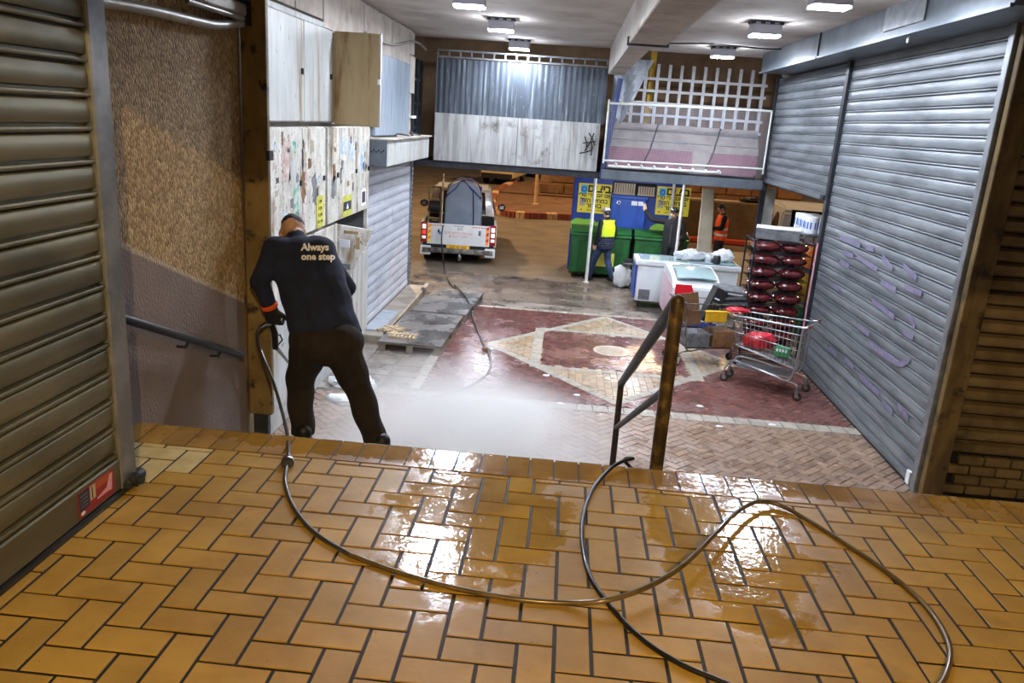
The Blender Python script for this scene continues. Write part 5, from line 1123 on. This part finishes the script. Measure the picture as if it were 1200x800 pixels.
wlb = sroot('wall_outside', 'brown stone garden wall across the road', (a.x, 37.5, PZ + .23))
MB().box(0, 12, .12, .5, 0, 2.6).build('core', 'brown_wall', wlb)
sm_ = MB().box(0, 1.12, 0, .2, 0, .50).mesh('stone', bevel=.04)
for j in range(5):
    for i in range(10): link('stone', sm_, 'stone_brown', wlb, (i * 1.16 + (.5 if j % 2 else 0), random.uniform(-.03, .03), .02 + j * .53))
t = thing('road_railing', 'low pale railing in front of the brown stone wall', 'railing', (a.x - .3, 36.2, PZ + .12))
for k in range(6): MB().box(k * 1.1, k * 1.1 + .05, 0, .05, 0, .62).build('post', 'stone_brown', t)
for z in (.62,): MB().box(0, 5.56, -.01, .05, z, z + .06).build('rail', 'stone_brown', t)
lw = struct('wall_outside_right', MB().box(3.0, 24, 26.5, 27.2, PZ - .1, -.5), 'wall_earth', 'low brown wall beyond the pavement', bevel=.05)
kb = thing('road_kerb', 'red and white painted kerb beyond the man in orange vest', 'kerb', (2.4, 26.1, PZ))
for k in range(14): MB().box(k * .9, k * .9 + .88, 0, .3, 0, .15).build('kerb_stone', 'kerb_white' if k % 3 == 1 else 'red_kerb_paint', kb, bevel=.02)
crumple('dark_sack', 'dark sack lying on top of the low brown wall', 'sack', (6.1, 26.8, -.50), (.32, .2, .12), 'black_cloth', 31)

# ================================================================== KIOSK, BINS, POSTS
def prect(x0, y0, x1, y1, Y):
    a, b = ony(x0, y0, Y), ony(x1, y1, Y); return a.x, b.x, min(a.z, b.z), max(a.z, b.z)
KY = 19.3
kx0 = ony(673, 215, KY).x; kx1 = ony(805, 215, KY).x
kk = thing('egg_kiosk', 'blue market kiosk with yellow egg posters behind the bins', 'kiosk', (kx0, KY, PZ)); KW = kx1 - kx0; kl = lambda p: V(p) - V((kx0, KY, PZ))
MB().box(0, KW, .02, .9, 0, 2.38).build('body', 'kiosk_blue', kk, bevel=.02)
MB().box(-.05, KW + .05, -.12, .95, 2.38, 2.46).build('roof', 'steel_dark', kk, bevel=.01)
def poster(x0, y0, x1, y1, dark=False):
    a = kl(ony(x0, y0, KY)); b = kl(ony(x1, y1, KY)); cx = (a.x + b.x) / 2; w_ = b.x - a.x; h = a.z - b.z; zc = (a.z + b.z) / 2
    p = MB().box(a.x, b.x, .0, .02, b.z, a.z).build('poster', 'poster_yellow', kk)
    f = lambda s, dx, dz, sz, m='print_black', bd=.004: text('print', s, sz, m, p, frame((cx + dx * w_, -.003, zc + dz * h), (1, 0, 0), (0, 0, 1)), rtl=True, bold=bd)
    f('ביצים', .13, .33, .25, bd=.010); f('יום יום טרי טרי', 0, .11, .125); f('במחיר הזול', 0, -.08, .14); f('באיזור', .0, -.25, .15)
    f('משלוחים עד הבית', .08, -.41, .06, bd=.001)
    MB().ell((a.x + .09 * w_ + .02, -.004, b.z + .07), (.03, .004, .025), 8, 6).build('print', 'print_red', p)
    MB().box(a.x + .05, a.x + .21, -.004, .0, a.z - .24, a.z - .04).build('print', 'print_cyan', p); MB().ell((a.x + .13, -.005, a.z - .14), (.07, .004, .07), 12, 8).build('print', 'print_blue', p); MB().ell((a.x + .13, -.007, a.z - .14), (.035, .004, .035), 12, 8).build('print', 'print_cyan', p)
    MB().box(a.x + .04, a.x + .18, -.004, 0, b.z + .16, b.z + .36).build('print', 'beige_board', p)
poster(679, 214, 714, 251); poster(771, 218, 806, 254)
a, b = kl(ony(719, 212, KY)), kl(ony(768, 232, KY))
MB().box(a.x, b.x, -.005, .02, b.z, a.z).build('recess', 'dark_void', kk)
for k in range(2):
    cr = MB().box(a.x + .02 + k * (b.x - a.x) * .56, a.x + (b.x - a.x) * (.52 if k == 0 else .97), -.03, -.01, b.z + .03, b.z + .07).build('egg_crate', 'beige_board', kk)
    x0 = a.x + .03 + k * (b.x - a.x) * .56
    for q in range(9 if k == 0 else 7): MB().box(x0 + q * .057, x0 + q * .057 + .042, -.035, -.005, b.z + .07, a.z - (.03 if k == 0 else .08)).build('slat', 'beige_board', cr)
for (x0, x1) in ((.0, .62), (.62, 1.2), (KW - .75, KW)):       # painted green hills at the foot of the kiosk walls
    pts = [(x0, 1.0)] + [(x0 + (x1 - x0) * k / 8, 1.18 + .10 * math.sin(PI * k / 8) + .03 * math.sin(3 * PI * k / 8)) for k in range(9)] + [(x1, 1.0)]
    mb = MB(); n = len(pts); mb.add([(x, .0, z) for x, z in pts] + [(x, .022, z) for x, z in pts], [tuple(range(n)), tuple(range(2 * n - 1, n - 1, -1))] + [(i, n + i, n + (i + 1) % n, (i + 1) % n) for i in range(n)]); mb.build('painted_hill', 'hill_green', kk)
def dumpster(label, x, y, w_, rz=0):
    t = thing('dumpster', label, 'dumpster', (x, y, PZ), rz)
    mb = MB(); pr = [(0, .12), (.06, .08), (.62, .08), (.68, 1.0), (-.06, 1.0)]
    n = 5; mb.add([(0, a, b) for a, b in pr] + [(w_, a, b) for a, b in pr], [tuple(range(n)), tuple(range(2 * n - 1, n - 1, -1))] + [(i, n + i, n + (i + 1) % n, (i + 1) % n)[::-1] for i in range(n)])
    mb.build('bin_body', 'bin_green', t, bevel=.02, seg=2)
    MB().box(-.03, w_ + .03, -.09, .71, .98, 1.04).build('rim', 'bin_green', t, bevel=.015)
    MB().sheet(lambda u, v: (-.02 + (w_ + .04) * u, -.06 + .74 * v, 1.06 + .12 * math.sin(PI * v)), 6, 8, .02).build('lid', 'bin_green', t, smooth=40)
    for k in range(4): MB().box(w_ * (k + .5) / 4 - .02, w_ * (k + .5) / 4 + .02, -.05, .0, .2, .95).build('rib', 'bin_green', t, bevel=.01)
    for x_ in (.1, w_ - .1):
        for y_ in (.1, .6): MB().lathe([(.03, -.02), (.075, -.02), (.075, .02), (.03, .02)], 12, Matrix.Translation((x_, y_, .075)) @ Matrix.Rotation(PI / 2, 4, 'Y')).build('castor', 'tyre', t)
    return t
d1 = dumpster('long dark green dumpster behind the walking man', .22, 18.38, 1.35)
d2 = dumpster('dark green dumpster behind the man in black jacket', 1.68, 18.38, 1.2)
MB().box(.55, 1.02, -.075, -.06, .30, .62).build('label_plate', 'notice_yellow', d1)
bx = ony(735, 290, 18.4)
t = thing('recycling_bin', 'upright blue recycling bin with white label leaning behind dumpsters', 'bin', (bx.x, 19.13, PZ))
MB().prism([(-.40, 0), (.40, 0), (.42, .05), (.42, .14), (-.42, .14), (-.42, .05)], 'z', 1.10, 1.86).build('bin_body', 'bin_blue', t, bevel=.02)
MB().box(-.36, .36, .03, .13, 0, 1.1).build('stand', 'steel_dark', t)
MB().box(-.44, .44, -.03, .15, 1.82, 1.90).build('rim', 'bin_blue', t, bevel=.015)
MB().box(.05, .33, -.008, .0, 1.68, 1.78).build('label_plate', 'print_white', t)
for k in range(3): MB().tube([(-.25 + .05 * math.cos(2.1 * k), -.006, 1.72 + .05 * math.sin(2.1 * k)), (-.25 + .05 * math.cos(2.1 * k + 1.5), -.006, 1.72 + .05 * math.sin(2.1 * k + 1.5))], .012, 6).build('recycle_mark', 'print_white', t)
for x_ in (-.2, .2): MB().box(x_ - .01, x_ + .01, -.012, 0, 1.14, 1.8).build('rib', 'bin_blue', t)
for (px, lab, Y) in ((700, 'white canopy post beside the walking man in yellow vest', 17.75), (805, 'white canopy post right beside the man in black jacket', 17.75), (793, 'thin white canopy post behind the man in black jacket', 19.16)):
    tx = ony(px, 206, Y); t = thing('canopy_post', lab, 'post', (tx.x - .03, Y, PZ))
    MB().lathe([(.07, 0), (.07, .02), (.035, .03), (.035, 2.43)], 10).build('shaft', 'white_pole', t, smooth=30); MB().box(-.08, .08, -.08, .08, 2.41, 2.43).build('head_plate', 'white_pole', t)
a, b, c, d = ony(825, 210, 17.55), ony(839, 212, 17.55), ony(831, 345, 17.3), ony(812, 345, 17.3)
mb = MB(); qv = [V((a.x, 17.55, .45)), V((b.x, 17.55, .45)), V((c.x, 17.35, PZ)), V((d.x, 17.35, PZ))]; qv += [q + V((0, .04, 0)) for q in qv]
mb.add(qv, [(0, 3, 2, 1), (4, 5, 6, 7), (0, 1, 5, 4), (1, 2, 6, 5), (2, 3, 7, 6), (3, 0, 4, 7)])
tag(mb.build('beige_board', 'beige_board', None, bevel=.006), 'tall narrow beige board leaning between the two men', 'board')
a = ony(899, 218, 16.45)
tag(MB().box(a.x - .02, a.x + .19, 16.42, 16.5, PZ, .62).build('white_jamb', 'white_pole', None, bevel=.01), 'white flat upright panel at the half-open shutter corner', 'panel')

# ================================================================== FREEZERS AND GOODS
FZ1 = thing('chest_freezer', 'long white chest freezer with blue end strip and vent grille', 'freezer', (1.50, 15.55, PZ))
MB().box(.03, 2.0, 0, .72, .14, .86).build('cabinet', 'freezer_white', FZ1, bevel=.03, seg=2, smooth=40)
MB().box(-.01, 2.04, -.03, .75, .86, .97).build('top_frame', 'freezer_white', FZ1, bevel=.02, seg=2, smooth=40)
MB().box(-.005, .03, -.02, .73, .20, .90).build('end_strip', 'freezer_blue', FZ1, bevel=.008)
MB().box(.08, 1.0, .02, .7, .97, .985).build('lid', 'glass_lid', FZ1, bevel=.005); MB().box(1.02, 1.96, .02, .7, .985, 1.0).build('lid', 'glass_lid', FZ1, bevel=.005)
gr = MB().box(.10, .32, -.012, 0, .18, .38).build('vent_grille', 'box_grey', FZ1)
for k in range(6): MB().box(.11, .31, -.02, -.011, .195 + k * .03, .208 + k * .03).build('grille_bar', 'steel_grey', gr)
for x_ in (.12, 1.9):
    for y_ in (.1, .62): MB().lathe([(.03, -.025), (.07, -.025), (.07, .025), (.03, .025)], 12, Matrix.Translation((x_, y_, .07)) @ Matrix.Rotation(PI / 2, 4, 'Y')).build('castor', 'tyre', FZ1)
FZ2 = thing('chest_freezer', 'ice cream freezer with curved glass top and red front panel', 'freezer', (2.02, 13.85, PZ))
mb = MB(); pr = [(0, .12), (1.5, .12), (1.5, .98), (1.2, 1.02), (.5, .98), (.15, .90), (0, .80)]
n = len(pr); mb.add([(0, a, b) for a, b in pr] + [(.85, a, b) for a, b in pr], [tuple(range(n)), tuple(range(2 * n - 1, n - 1, -1))] + [(i, n + i, n + (i + 1) % n, (i + 1) % n) for i in range(n)])
me = mb.mesh('cabinet'); b_ = bmesh.new(); b_.from_mesh(me); bmesh.ops.recalc_face_normals(b_, faces=b_.faces); bmesh.ops.bevel(b_, geom=b_.edges[:], offset=.02, segments=2, affect='EDGES'); b_.to_mesh(me); b_.free()
link('cabinet', me, 'freezer_white', FZ2)
MB().sheet(lambda u, v: (.08 + .69 * u, .10 + 1.3 * v, .90 + .14 * math.sin(PI * (.1 + .8 * v)) + .03 * math.sin(PI * u)), 8, 10, .02).build('lid', 'glass_lid', FZ2, smooth=True)
MB().sheet(lambda u, v: (-.008, .04 + 1.42 * u, .16 + .66 * v), 8, 4, .012).build('side_panel', 'freezer_pink', FZ2)
for k in range(5): MB().box(-.018, -.013, .1 + k * .3, .2 + k * .3, .18, .8).build('stripe', 'freezer_white', FZ2)
MB().sheet(lambda u, v: (.04 + .40 * u * (1 - .3 * abs(2 * v - 1)), -.010, .24 + .62 * v), 8, 8, .012).build('red_panel', 'freezer_red', FZ2)
MB().box(.02, .83, -.014, .0, .12, .20).build('blue_plinth', 'freezer_blue', FZ2)
for x_ in (.1, .75):
    for y_ in (.1, 1.4): MB().lathe([(.03, -.025), (.06, -.025), (.06, .025), (.03, .025)], 12, Matrix.Translation((x_, y_, .06)) @ Matrix.Rotation(PI / 2, 4, 'Y')).build('castor', 'tyre', FZ2)
for k, (x_, y_, r_, m_, lab) in enumerate(((2.55, 15.8, (.26, .2, .13), 'clear_plastic', 'pile of clear plastic wrap on the long freezer lid'), (2.9, 15.9, (.22, .2, .10), 'clear_plastic', 'clear plastic bag on the freezer beside the dark jar'), (3.25, 15.9, (.2, .16, .15), 'white_plastic', 'white bag with bottles on the freezer end'))):
    crumple('plastic_bag', lab, 'plastic bag', (x_, y_, PZ + 1.0), r_, m_, 50 + k, .6)
t = thing('plastic_jar', 'dark jar standing on the freezer between plastic bags', 'jar', (3.06, 15.62, PZ + 1.0))
MB().lathe([(.07, 0), (.075, .02), (.075, .13), (.05, .16)], 14).build('jar_body', 'box_black', t, smooth=40); MB().lathe([(.052, .16), (.052, .19), (.045, .195)], 14).build('lid', 'print_white', t, smooth=40)
# snack rack
RX0, RX1, RY0, RY1, RH = 2.92, 3.80, 12.15, 12.75, 1.95
rk = thing('snack_rack', 'tall dark wire rack stacked with red snack bags', 'rack', (RX0, RY0, PZ))
for x_, y_ in ((0, 0), (RX1 - RX0, 0), (0, RY1 - RY0), (RX1 - RX0, RY1 - RY0)): MB().box(x_ - .012, x_ + .012, y_ - .012, y_ + .012, 0, RH).build('upright', 'wire_dark', rk)
for z in (.12, RH - .02):
    MB().tube([(0, 0, z), (RX1 - RX0, 0, z), (RX1 - RX0, RY1 - RY0, z), (0, RY1 - RY0, z)], .012, 6, closed=True).build('frame_ring', 'wire_dark', rk)
NROW = 9
for k in range(NROW):
    z = .14 + k * .20
    s_ = MB()
    for q in range(6): s_.box(0, RX1 - RX0, q * .115, q * .115 + .012, z, z + .012)
    s_.build('shelf', 'wire_dark', rk)
s_ = MB()
for q in range(9): s_.tube([(.1 * q + .04, -.005, .12), (.1 * q + .04, -.005, RH - .02)], .003, 4)
s_.build('front_wires', 'wire_dark', rk)
MB().tube([(RX1 - RX0 + .035, -.02, 0), (RX1 - RX0 + .035, -.02, RH + .02)], .014, 8).build('red_pole', 'freezer_pink', rk)
def pillow(w_, d, h, seed):
    rr = random.Random(seed); mb = MB(); mb.ell((0, 0, 0), (1, 1, 1), 14, 8); out = []
    for v in mb.v:
        v = V(v); sx = abs(v.x) ** .55 * (1 if v.x > 0 else -1); sy = abs(v.y) ** .7 * (1 if v.y > 0 else -1)
        zz = v.z * (1 - .55 * abs(sx) ** 4) + .06 * math.sin(9 * v.x + seed) * math.cos(7 * v.y + seed)
        out.append((sx * w_ / 2, sy * d / 2, zz * h / 2 + h / 2))
    mb.v = out; return mb.mesh('snack_bag', smooth=80)
pls = [pillow(.435, .52, .185, k) for k in range(4)]
rows = ['bottom', 'second', 'third', 'fourth', 'fifth', 'sixth', 'seventh', 'eighth', 'top']
for k in range(NROW):
    for c in range(2):
        o = bpy.data.objects.new('snack_bag', pls[(k * 2 + c) % 4])
        if not o.data.materials: o.data.materials.append(MATS['bag_red'])
        COL.objects.link(o); o.location = (RX0 + .225 + c * .43, RY0 + .29 + random.uniform(-.02, .01), PZ + .153 + k * .20); o.rotation_euler = (0, 0, random.uniform(-.06, .06))
        tag(o, 'dark red snack bag on the %s shelf of the rack, %s' % (rows[k], 'grey shutter side' if c else 'freezer side'), 'snack bag', 'snack bags stacked on the rack')
t = thing('carton_box', 'white topped grey carton lying on the snack rack', 'box', (3.28, 12.42, PZ + RH), -.25)
MB().box(-.30, .34, -.2, .2, 0, .16).build('carton', 'box_grey', t, bevel=.008); MB().box(-.305, .345, -.205, .205, .16, .18).build('lid', 'box_white', t, bevel=.006); MB().box(-.3, -.302, -.1, .1, .03, .13).build('label_print', 'print_white', t)
for (z, m_) in ((1.72, 'bag_orange'), (1.5, 'bag_orange'), (.95, 'crate_yellow')): pass
ds = thing('goods_shelf', 'narrow goods shelf behind the rack below the half-open shutter', 'shelf', (3.88, 12.98, PZ))
for x_, y_ in ((0, 0), (.42, 0), (0, .9), (.42, .9)): MB().box(x_ - .015, x_ + .015, y_ - .015, y_ + .015, 0, 2.0).build('upright', 'steel_grey', ds)
for z in (.3, .85, 1.4, 1.97): MB().box(-.02, .44, -.02, .92, z, z + .03).build('shelf', 'steel_grey', ds)
for k, (z, m_, lab) in enumerate(((1.43, 'bag_orange', 'orange goods pack on the shelf behind the rack'), (.88, 'crate_yellow', 'yellow goods pack on the middle shelf behind the rack'), (.33, 'shop_green', 'green goods pack on the low shelf behind the rack'))):
    o = MB().box(.03, .40, .05, .85, 0, .36).build('goods_pack', m_, None, bevel=.04, seg=2, smooth=40); o.location = (3.88, 12.98, PZ + z); tag(o, lab, 'goods')
tw = thing('paper_towel_pack', 'white and blue pack of paper rolls on top of the goods shelf', 'paper pack', (3.89, 13.02, PZ + 2.0))
for i in range(2):
    for j in range(4):
        r_ = MB().lathe([(.095, 0), (.10, .02), (.10, .24), (.095, .26)], 14, Matrix.Translation((.11 + i * .2, .11 + j * .205, .0))).build('paper_roll', 'white_plastic', tw, smooth=40)
        MB().lathe([(.102, .07), (.102, .18)], 10, Matrix.Translation((.11 + i * .2, .11 + j * .205, .0))).build('blue_print', 'print_blue', r_)
# ---- shopping trolleys
def trolley(label, loc, rz, wm, grip, scale=1.0):
    t = thing('shopping_trolley', label, 'trolley', loc, rz); t.scale = (scale,) * 3
    # local x: front -x, handle +x
    Lf, Lb = -.48, .50
    rim = [(Lf, -.20, 1.0), (Lb, -.27, 1.02), (Lb, .27, 1.02), (Lf, .20, 1.0)]
    base = [(Lf + .08, -.17, .58), (Lb - .02, -.22, .42), (Lb - .02, .22, .42), (Lf + .08, .17, .58)]
    MB().tube(rim, .010, 8, closed=True).build('rim', wm, t, smooth=50)
    MB().tube(base, .008, 8, closed=True).build('base_ring', wm, t, smooth=50)
    mid = [lerp(base[i], rim[i], .82) for i in range(4)]; MB().tube(mid, .008, 8, closed=True).build('rim', wm, t, smooth=50)
    mid = [lerp(base[i], rim[i], .45) for i in range(4)]; MB().tube(mid, .006, 8, closed=True).build('hoop', wm, t, smooth=50)
    w_ = MB()
    for i in range(4):
        n_ = 16 if i in (0, 2) else 9
        for k in range(n_ + 1): w_.tube([lerp(base[i], base[(i + 1) % 4], k / n_), lerp(rim[i], rim[(i + 1) % 4], k / n_)], .0028, 5)
    for k in range(1, 9): w_.tube([lerp(base[0], base[3], k / 9), lerp(base[1], base[2], k / 9)], .0028, 5)
    for k in range(1, 10): w_.tube([lerp(base[0], base[1], k / 10), lerp(base[3], base[2], k / 10)], .0028, 5)
    tag(w_.build('basket_wires', wm, t), kind='stuff')
    for s in (-1, 1):
        MB().tube(bez([(Lb + .0, s * .27, 1.02), (Lb - .02, s * .26, .6), (Lb - .05, s * .25, .34), (Lb - .12, s * .24, .25), (Lb - .3, s * .23, .27), (Lf + .12, s * .15, .34), (Lf, s * .13, .26), (Lf - .05, s * .125, .18)], 5), .013, 8).build('chassis_tube', wm, t, smooth=True)
        MB().tube(bez([(Lb - .14, s * .24, .25), (Lb + .02, s * .25, .22), (Lb + .04, s * .255, .13)], 5), .012, 8).build('chassis_tube', wm, t, smooth=True)
        MB().tube([(Lb, s * .27, 1.02), (Lb + .08, s * .27, 1.05)], .012, 8).build('handle_arm', wm, t, smooth=True)
        MB().tube([(Lb + .08, s * .285, 1.05), (Lb + .08, s * .20, 1.05)], .019, 8).build('handle_grip', grip, t, smooth=50)
        for (x_, y_) in ((Lb + .04, s * .255), (Lf - .05, s * .125)):
            wl_ = MB().lathe([(.02, -.015), (.05, -.018), (.062, -.01), (.062, .01), (.05, .018), (.02, .015)], 16, Matrix.Translation((x_ + .02, y_, .062)) @ Matrix.Rotation(PI / 2, 4, 'X')).build('wheel', 'tyre', t, smooth=40)
            MB().lathe([(.03, -.02), (.03, .02)], 10, Matrix.Translation((x_ + .02, y_, .062)) @ Matrix.Rotation(PI / 2, 4, 'X')).build('hub', 'chrome', wl_)
            for q in (-1, 1): MB().box(x_ - .012, x_ + .03, y_ + q * .022 - .003, y_ + q * .022 + .003, .05, .16).build('fork', 'chrome', wl_)
    MB().tube([(Lb + .08, -.2, 1.05), (Lb + .08, .2, 1.05)], .013, 8).build('handle_bar', wm, t, smooth=True)
    MB().box(Lf + .1, Lb - .1, -.2, .2, .275, .285).build('lower_tray', wm, t)
    return t
ang = math.atan2(10.72 - 11.25, 3.50 - 2.55)
tr1 = trolley('silver wire shopping trolley standing before the tall grey shutter', (3.02, 10.98, PZ), ang, 'wire', 'grip_red')
R_ = Matrix.Rotation(ang, 3, 'Z'); T1 = lambda x, y, z: V((3.02, 10.98, PZ)) + R_ @ V((x, y, z))
crumple('shopping_bag', 'bright red plastic bag inside the silver trolley', 'bag', T1(-.12, -.02, .575), (.24, .13, .12), 'shop_red', 71, .8)
t = thing('green_packet', 'small green packet beside the red bag in the trolley', 'packet', T1(.22, -.02, .52), ang)
MB().box(-.10, .10, -.07, .07, 0, .13).build('packet', 'shop_green', t, bevel=.02, seg=2, smooth=40)
for k in range(4): MB().box(-.07 + k * .04, -.045 + k * .04, -.074, -.069, .07, .11).build('print', 'print_white', t)
o = crumple('red_ribbon_bag', 'red plastic bag tied over the trolley front rim', 'bag', T1(-.52, .05, 1.012), (.16, .12, .045), 'shop_red', 72, .3)
tr2 = trolley('brown wire trolley loaded with cardboard, black boxes and a yellow tray', (2.36, 12.05, PZ), PI + .25, 'rust_steel', 'box_grey', .96)
T2 = lambda x, y, z: V((2.36, 12.05, PZ)) + Matrix.Rotation(.25, 3, 'Z') @ V((x, y, z))
def goods(name, label, cat, loc, size, rot, m, parts=()):
    t = thing(name, label, cat, loc); t.rotation_euler = rot
    MB().box(-size[0] / 2, size[0] / 2, -size[1] / 2, size[1] / 2, 0, size[2]).build('carton', m, t, bevel=.006)
    for (x0, x1, z0, z1, pm_) in parts: MB().box(x0, x1, -size[1] / 2 - .004, -size[1] / 2, z0, z1).build('print', pm_, t)
    return t
goods('black_box', 'black product box standing tilted in the brown trolley', 'box', T2(-.06, .02, .66), (.18, .26, .55), (0, .35, .1), 'box_black', ((-.06, .05, .30, .33, 'box_grey'), (-.06, .02, .38, .40, 'print_white'), (-.05, .05, .1, .2, 'box_grey')))
goods('black_box', 'wide black box lying flat across the brown trolley', 'box', T2(.36, .05, .90), (.40, .30, .15), (.1, -.06, .1), 'box_black', ((-.2, .2, .05, .1, 'box_grey'),))
goods('black_box', 'dark grey flat box resting behind the tilted black box', 'box', T2(.36, .16, 1.08), (.42, .24, .08), (.25, .1, .1), 'box_grey', ((-.18, .18, .02, .05, 'print_white'),))
for k in range(5):
    o = MB().box(-.035, .035, -.008, .008, 0, .52).build('cardboard_strip', 'cardboard', None); o.location = T2(-.42 + .055 * k, -.14 + .01 * k, .62); o.rotation_euler = (0, -.42 + .05 * k, .25); tag(o, 'brown cardboard strip standing in the brown trolley, %s from the tilted black box' % ('fifth', 'fourth', 'third', 'second', 'first')[k], 'cardboard', 'cardboard strips in the brown trolley')
t = thing('yellow_tray', 'yellow plastic tray hung on the brown trolley front', 'tray', T2(-.04, -.30, .72), .25)
MB().box(-.17, .17, -.05, .0, 0, .17).build('tray', 'crate_yellow', t, bevel=.012); MB().box(-.18, .18, -.06, .01, .15, .175).build('rim', 'crate_yellow', t, bevel=.006)
for k in range(6): MB().box(-.15 + k * .05, -.13 + k * .05, -.056, -.05, .02, .14).build('rib', 'crate_yellow', t)
goods('carton_box', 'grey brown carton on the lower tray of the brown trolley', 'box', T2(-.22, -.05, .29), (.36, .34, .22), (0, 0, .25), 'box_grey')
goods('carton_box', 'brown cardboard carton on the lower tray beside the grey one', 'box', T2(.19, -.05, .29), (.34, .34, .26), (0, 0, .25), 'cardboard')

# ================================================================== STEAM
def steam(label, c, r, dens, seed, noise_scale=1.6):
    m = bpy.data.materials.new('steam'); m.use_nodes = True; nt = m.node_tree; N = nt.nodes; L = nt.links
    for n in list(N):
        if n.type != 'OUTPUT_MATERIAL': N.remove(n)
    out = [n for n in N if n.type == 'OUTPUT_MATERIAL'][0]
    vol = N.new('ShaderNodeVolumeScatter'); vol.inputs['Color'].default_value = (.91, .91, .92, 1); vol.inputs['Anisotropy'].default_value = .25
    tc = N.new('ShaderNodeTexCoord'); ln = N.new('ShaderNodeVectorMath'); ln.operation = 'LENGTH'; L.new(tc.outputs['Object'], ln.inputs[0])
    fall = N.new('ShaderNodeMapRange'); fall.interpolation_type = 'SMOOTHSTEP'; fall.inputs[1].default_value = 1.0; fall.inputs[2].default_value = .0; L.new(ln.outputs['Value'], fall.inputs[0])
    no = N.new('ShaderNodeTexNoise'); no.inputs['Scale'].default_value = noise_scale; no.inputs['Detail'].default_value = 3; no.noise_dimensions = '4D'; no.inputs['W'].default_value = seed; L.new(tc.outputs['Object'], no.inputs['Vector'])
    nr = N.new('ShaderNodeMapRange'); nr.inputs[1].default_value = .32; nr.inputs[2].default_value = .68; nr.inputs[3].default_value = .1; nr.inputs[4].default_value = 1; L.new(no.outputs['Fac'], nr.inputs[0])
    mu = N.new('ShaderNodeMath'); mu.operation = 'MULTIPLY'; L.new(fall.outputs[0], mu.inputs[0]); L.new(nr.outputs[0], mu.inputs[1])
    m2 = N.new('ShaderNodeMath'); m2.operation = 'MULTIPLY'; L.new(mu.outputs[0], m2.inputs[0]); m2.inputs[1].default_value = dens
    L.new(m2.outputs[0], vol.inputs['Density']); L.new(vol.outputs[0], out.inputs['Volume'])
    mb = MB().ell((0, 0, 0), (1, 1, 1), 24, 14); me = mb.mesh('steam_cloud'); me.materials.append(m)
    o = bpy.data.objects.new('steam_cloud', me); COL.objects.link(o); o.location = c; o.scale = r
    return tag(o, label, 'steam', kind='stuff')
steam('thick white steam hanging over the steps and brown pavers', (-.85, 7.7, PZ + .1), (2.15, 1.8, .75), 6.0, 1.3)
steam('thin white steam drifting past the worker to the pallets', (-1.1, 8.3, PZ + .1), (1.8, 2.0, .8), 1.6, 4.1)
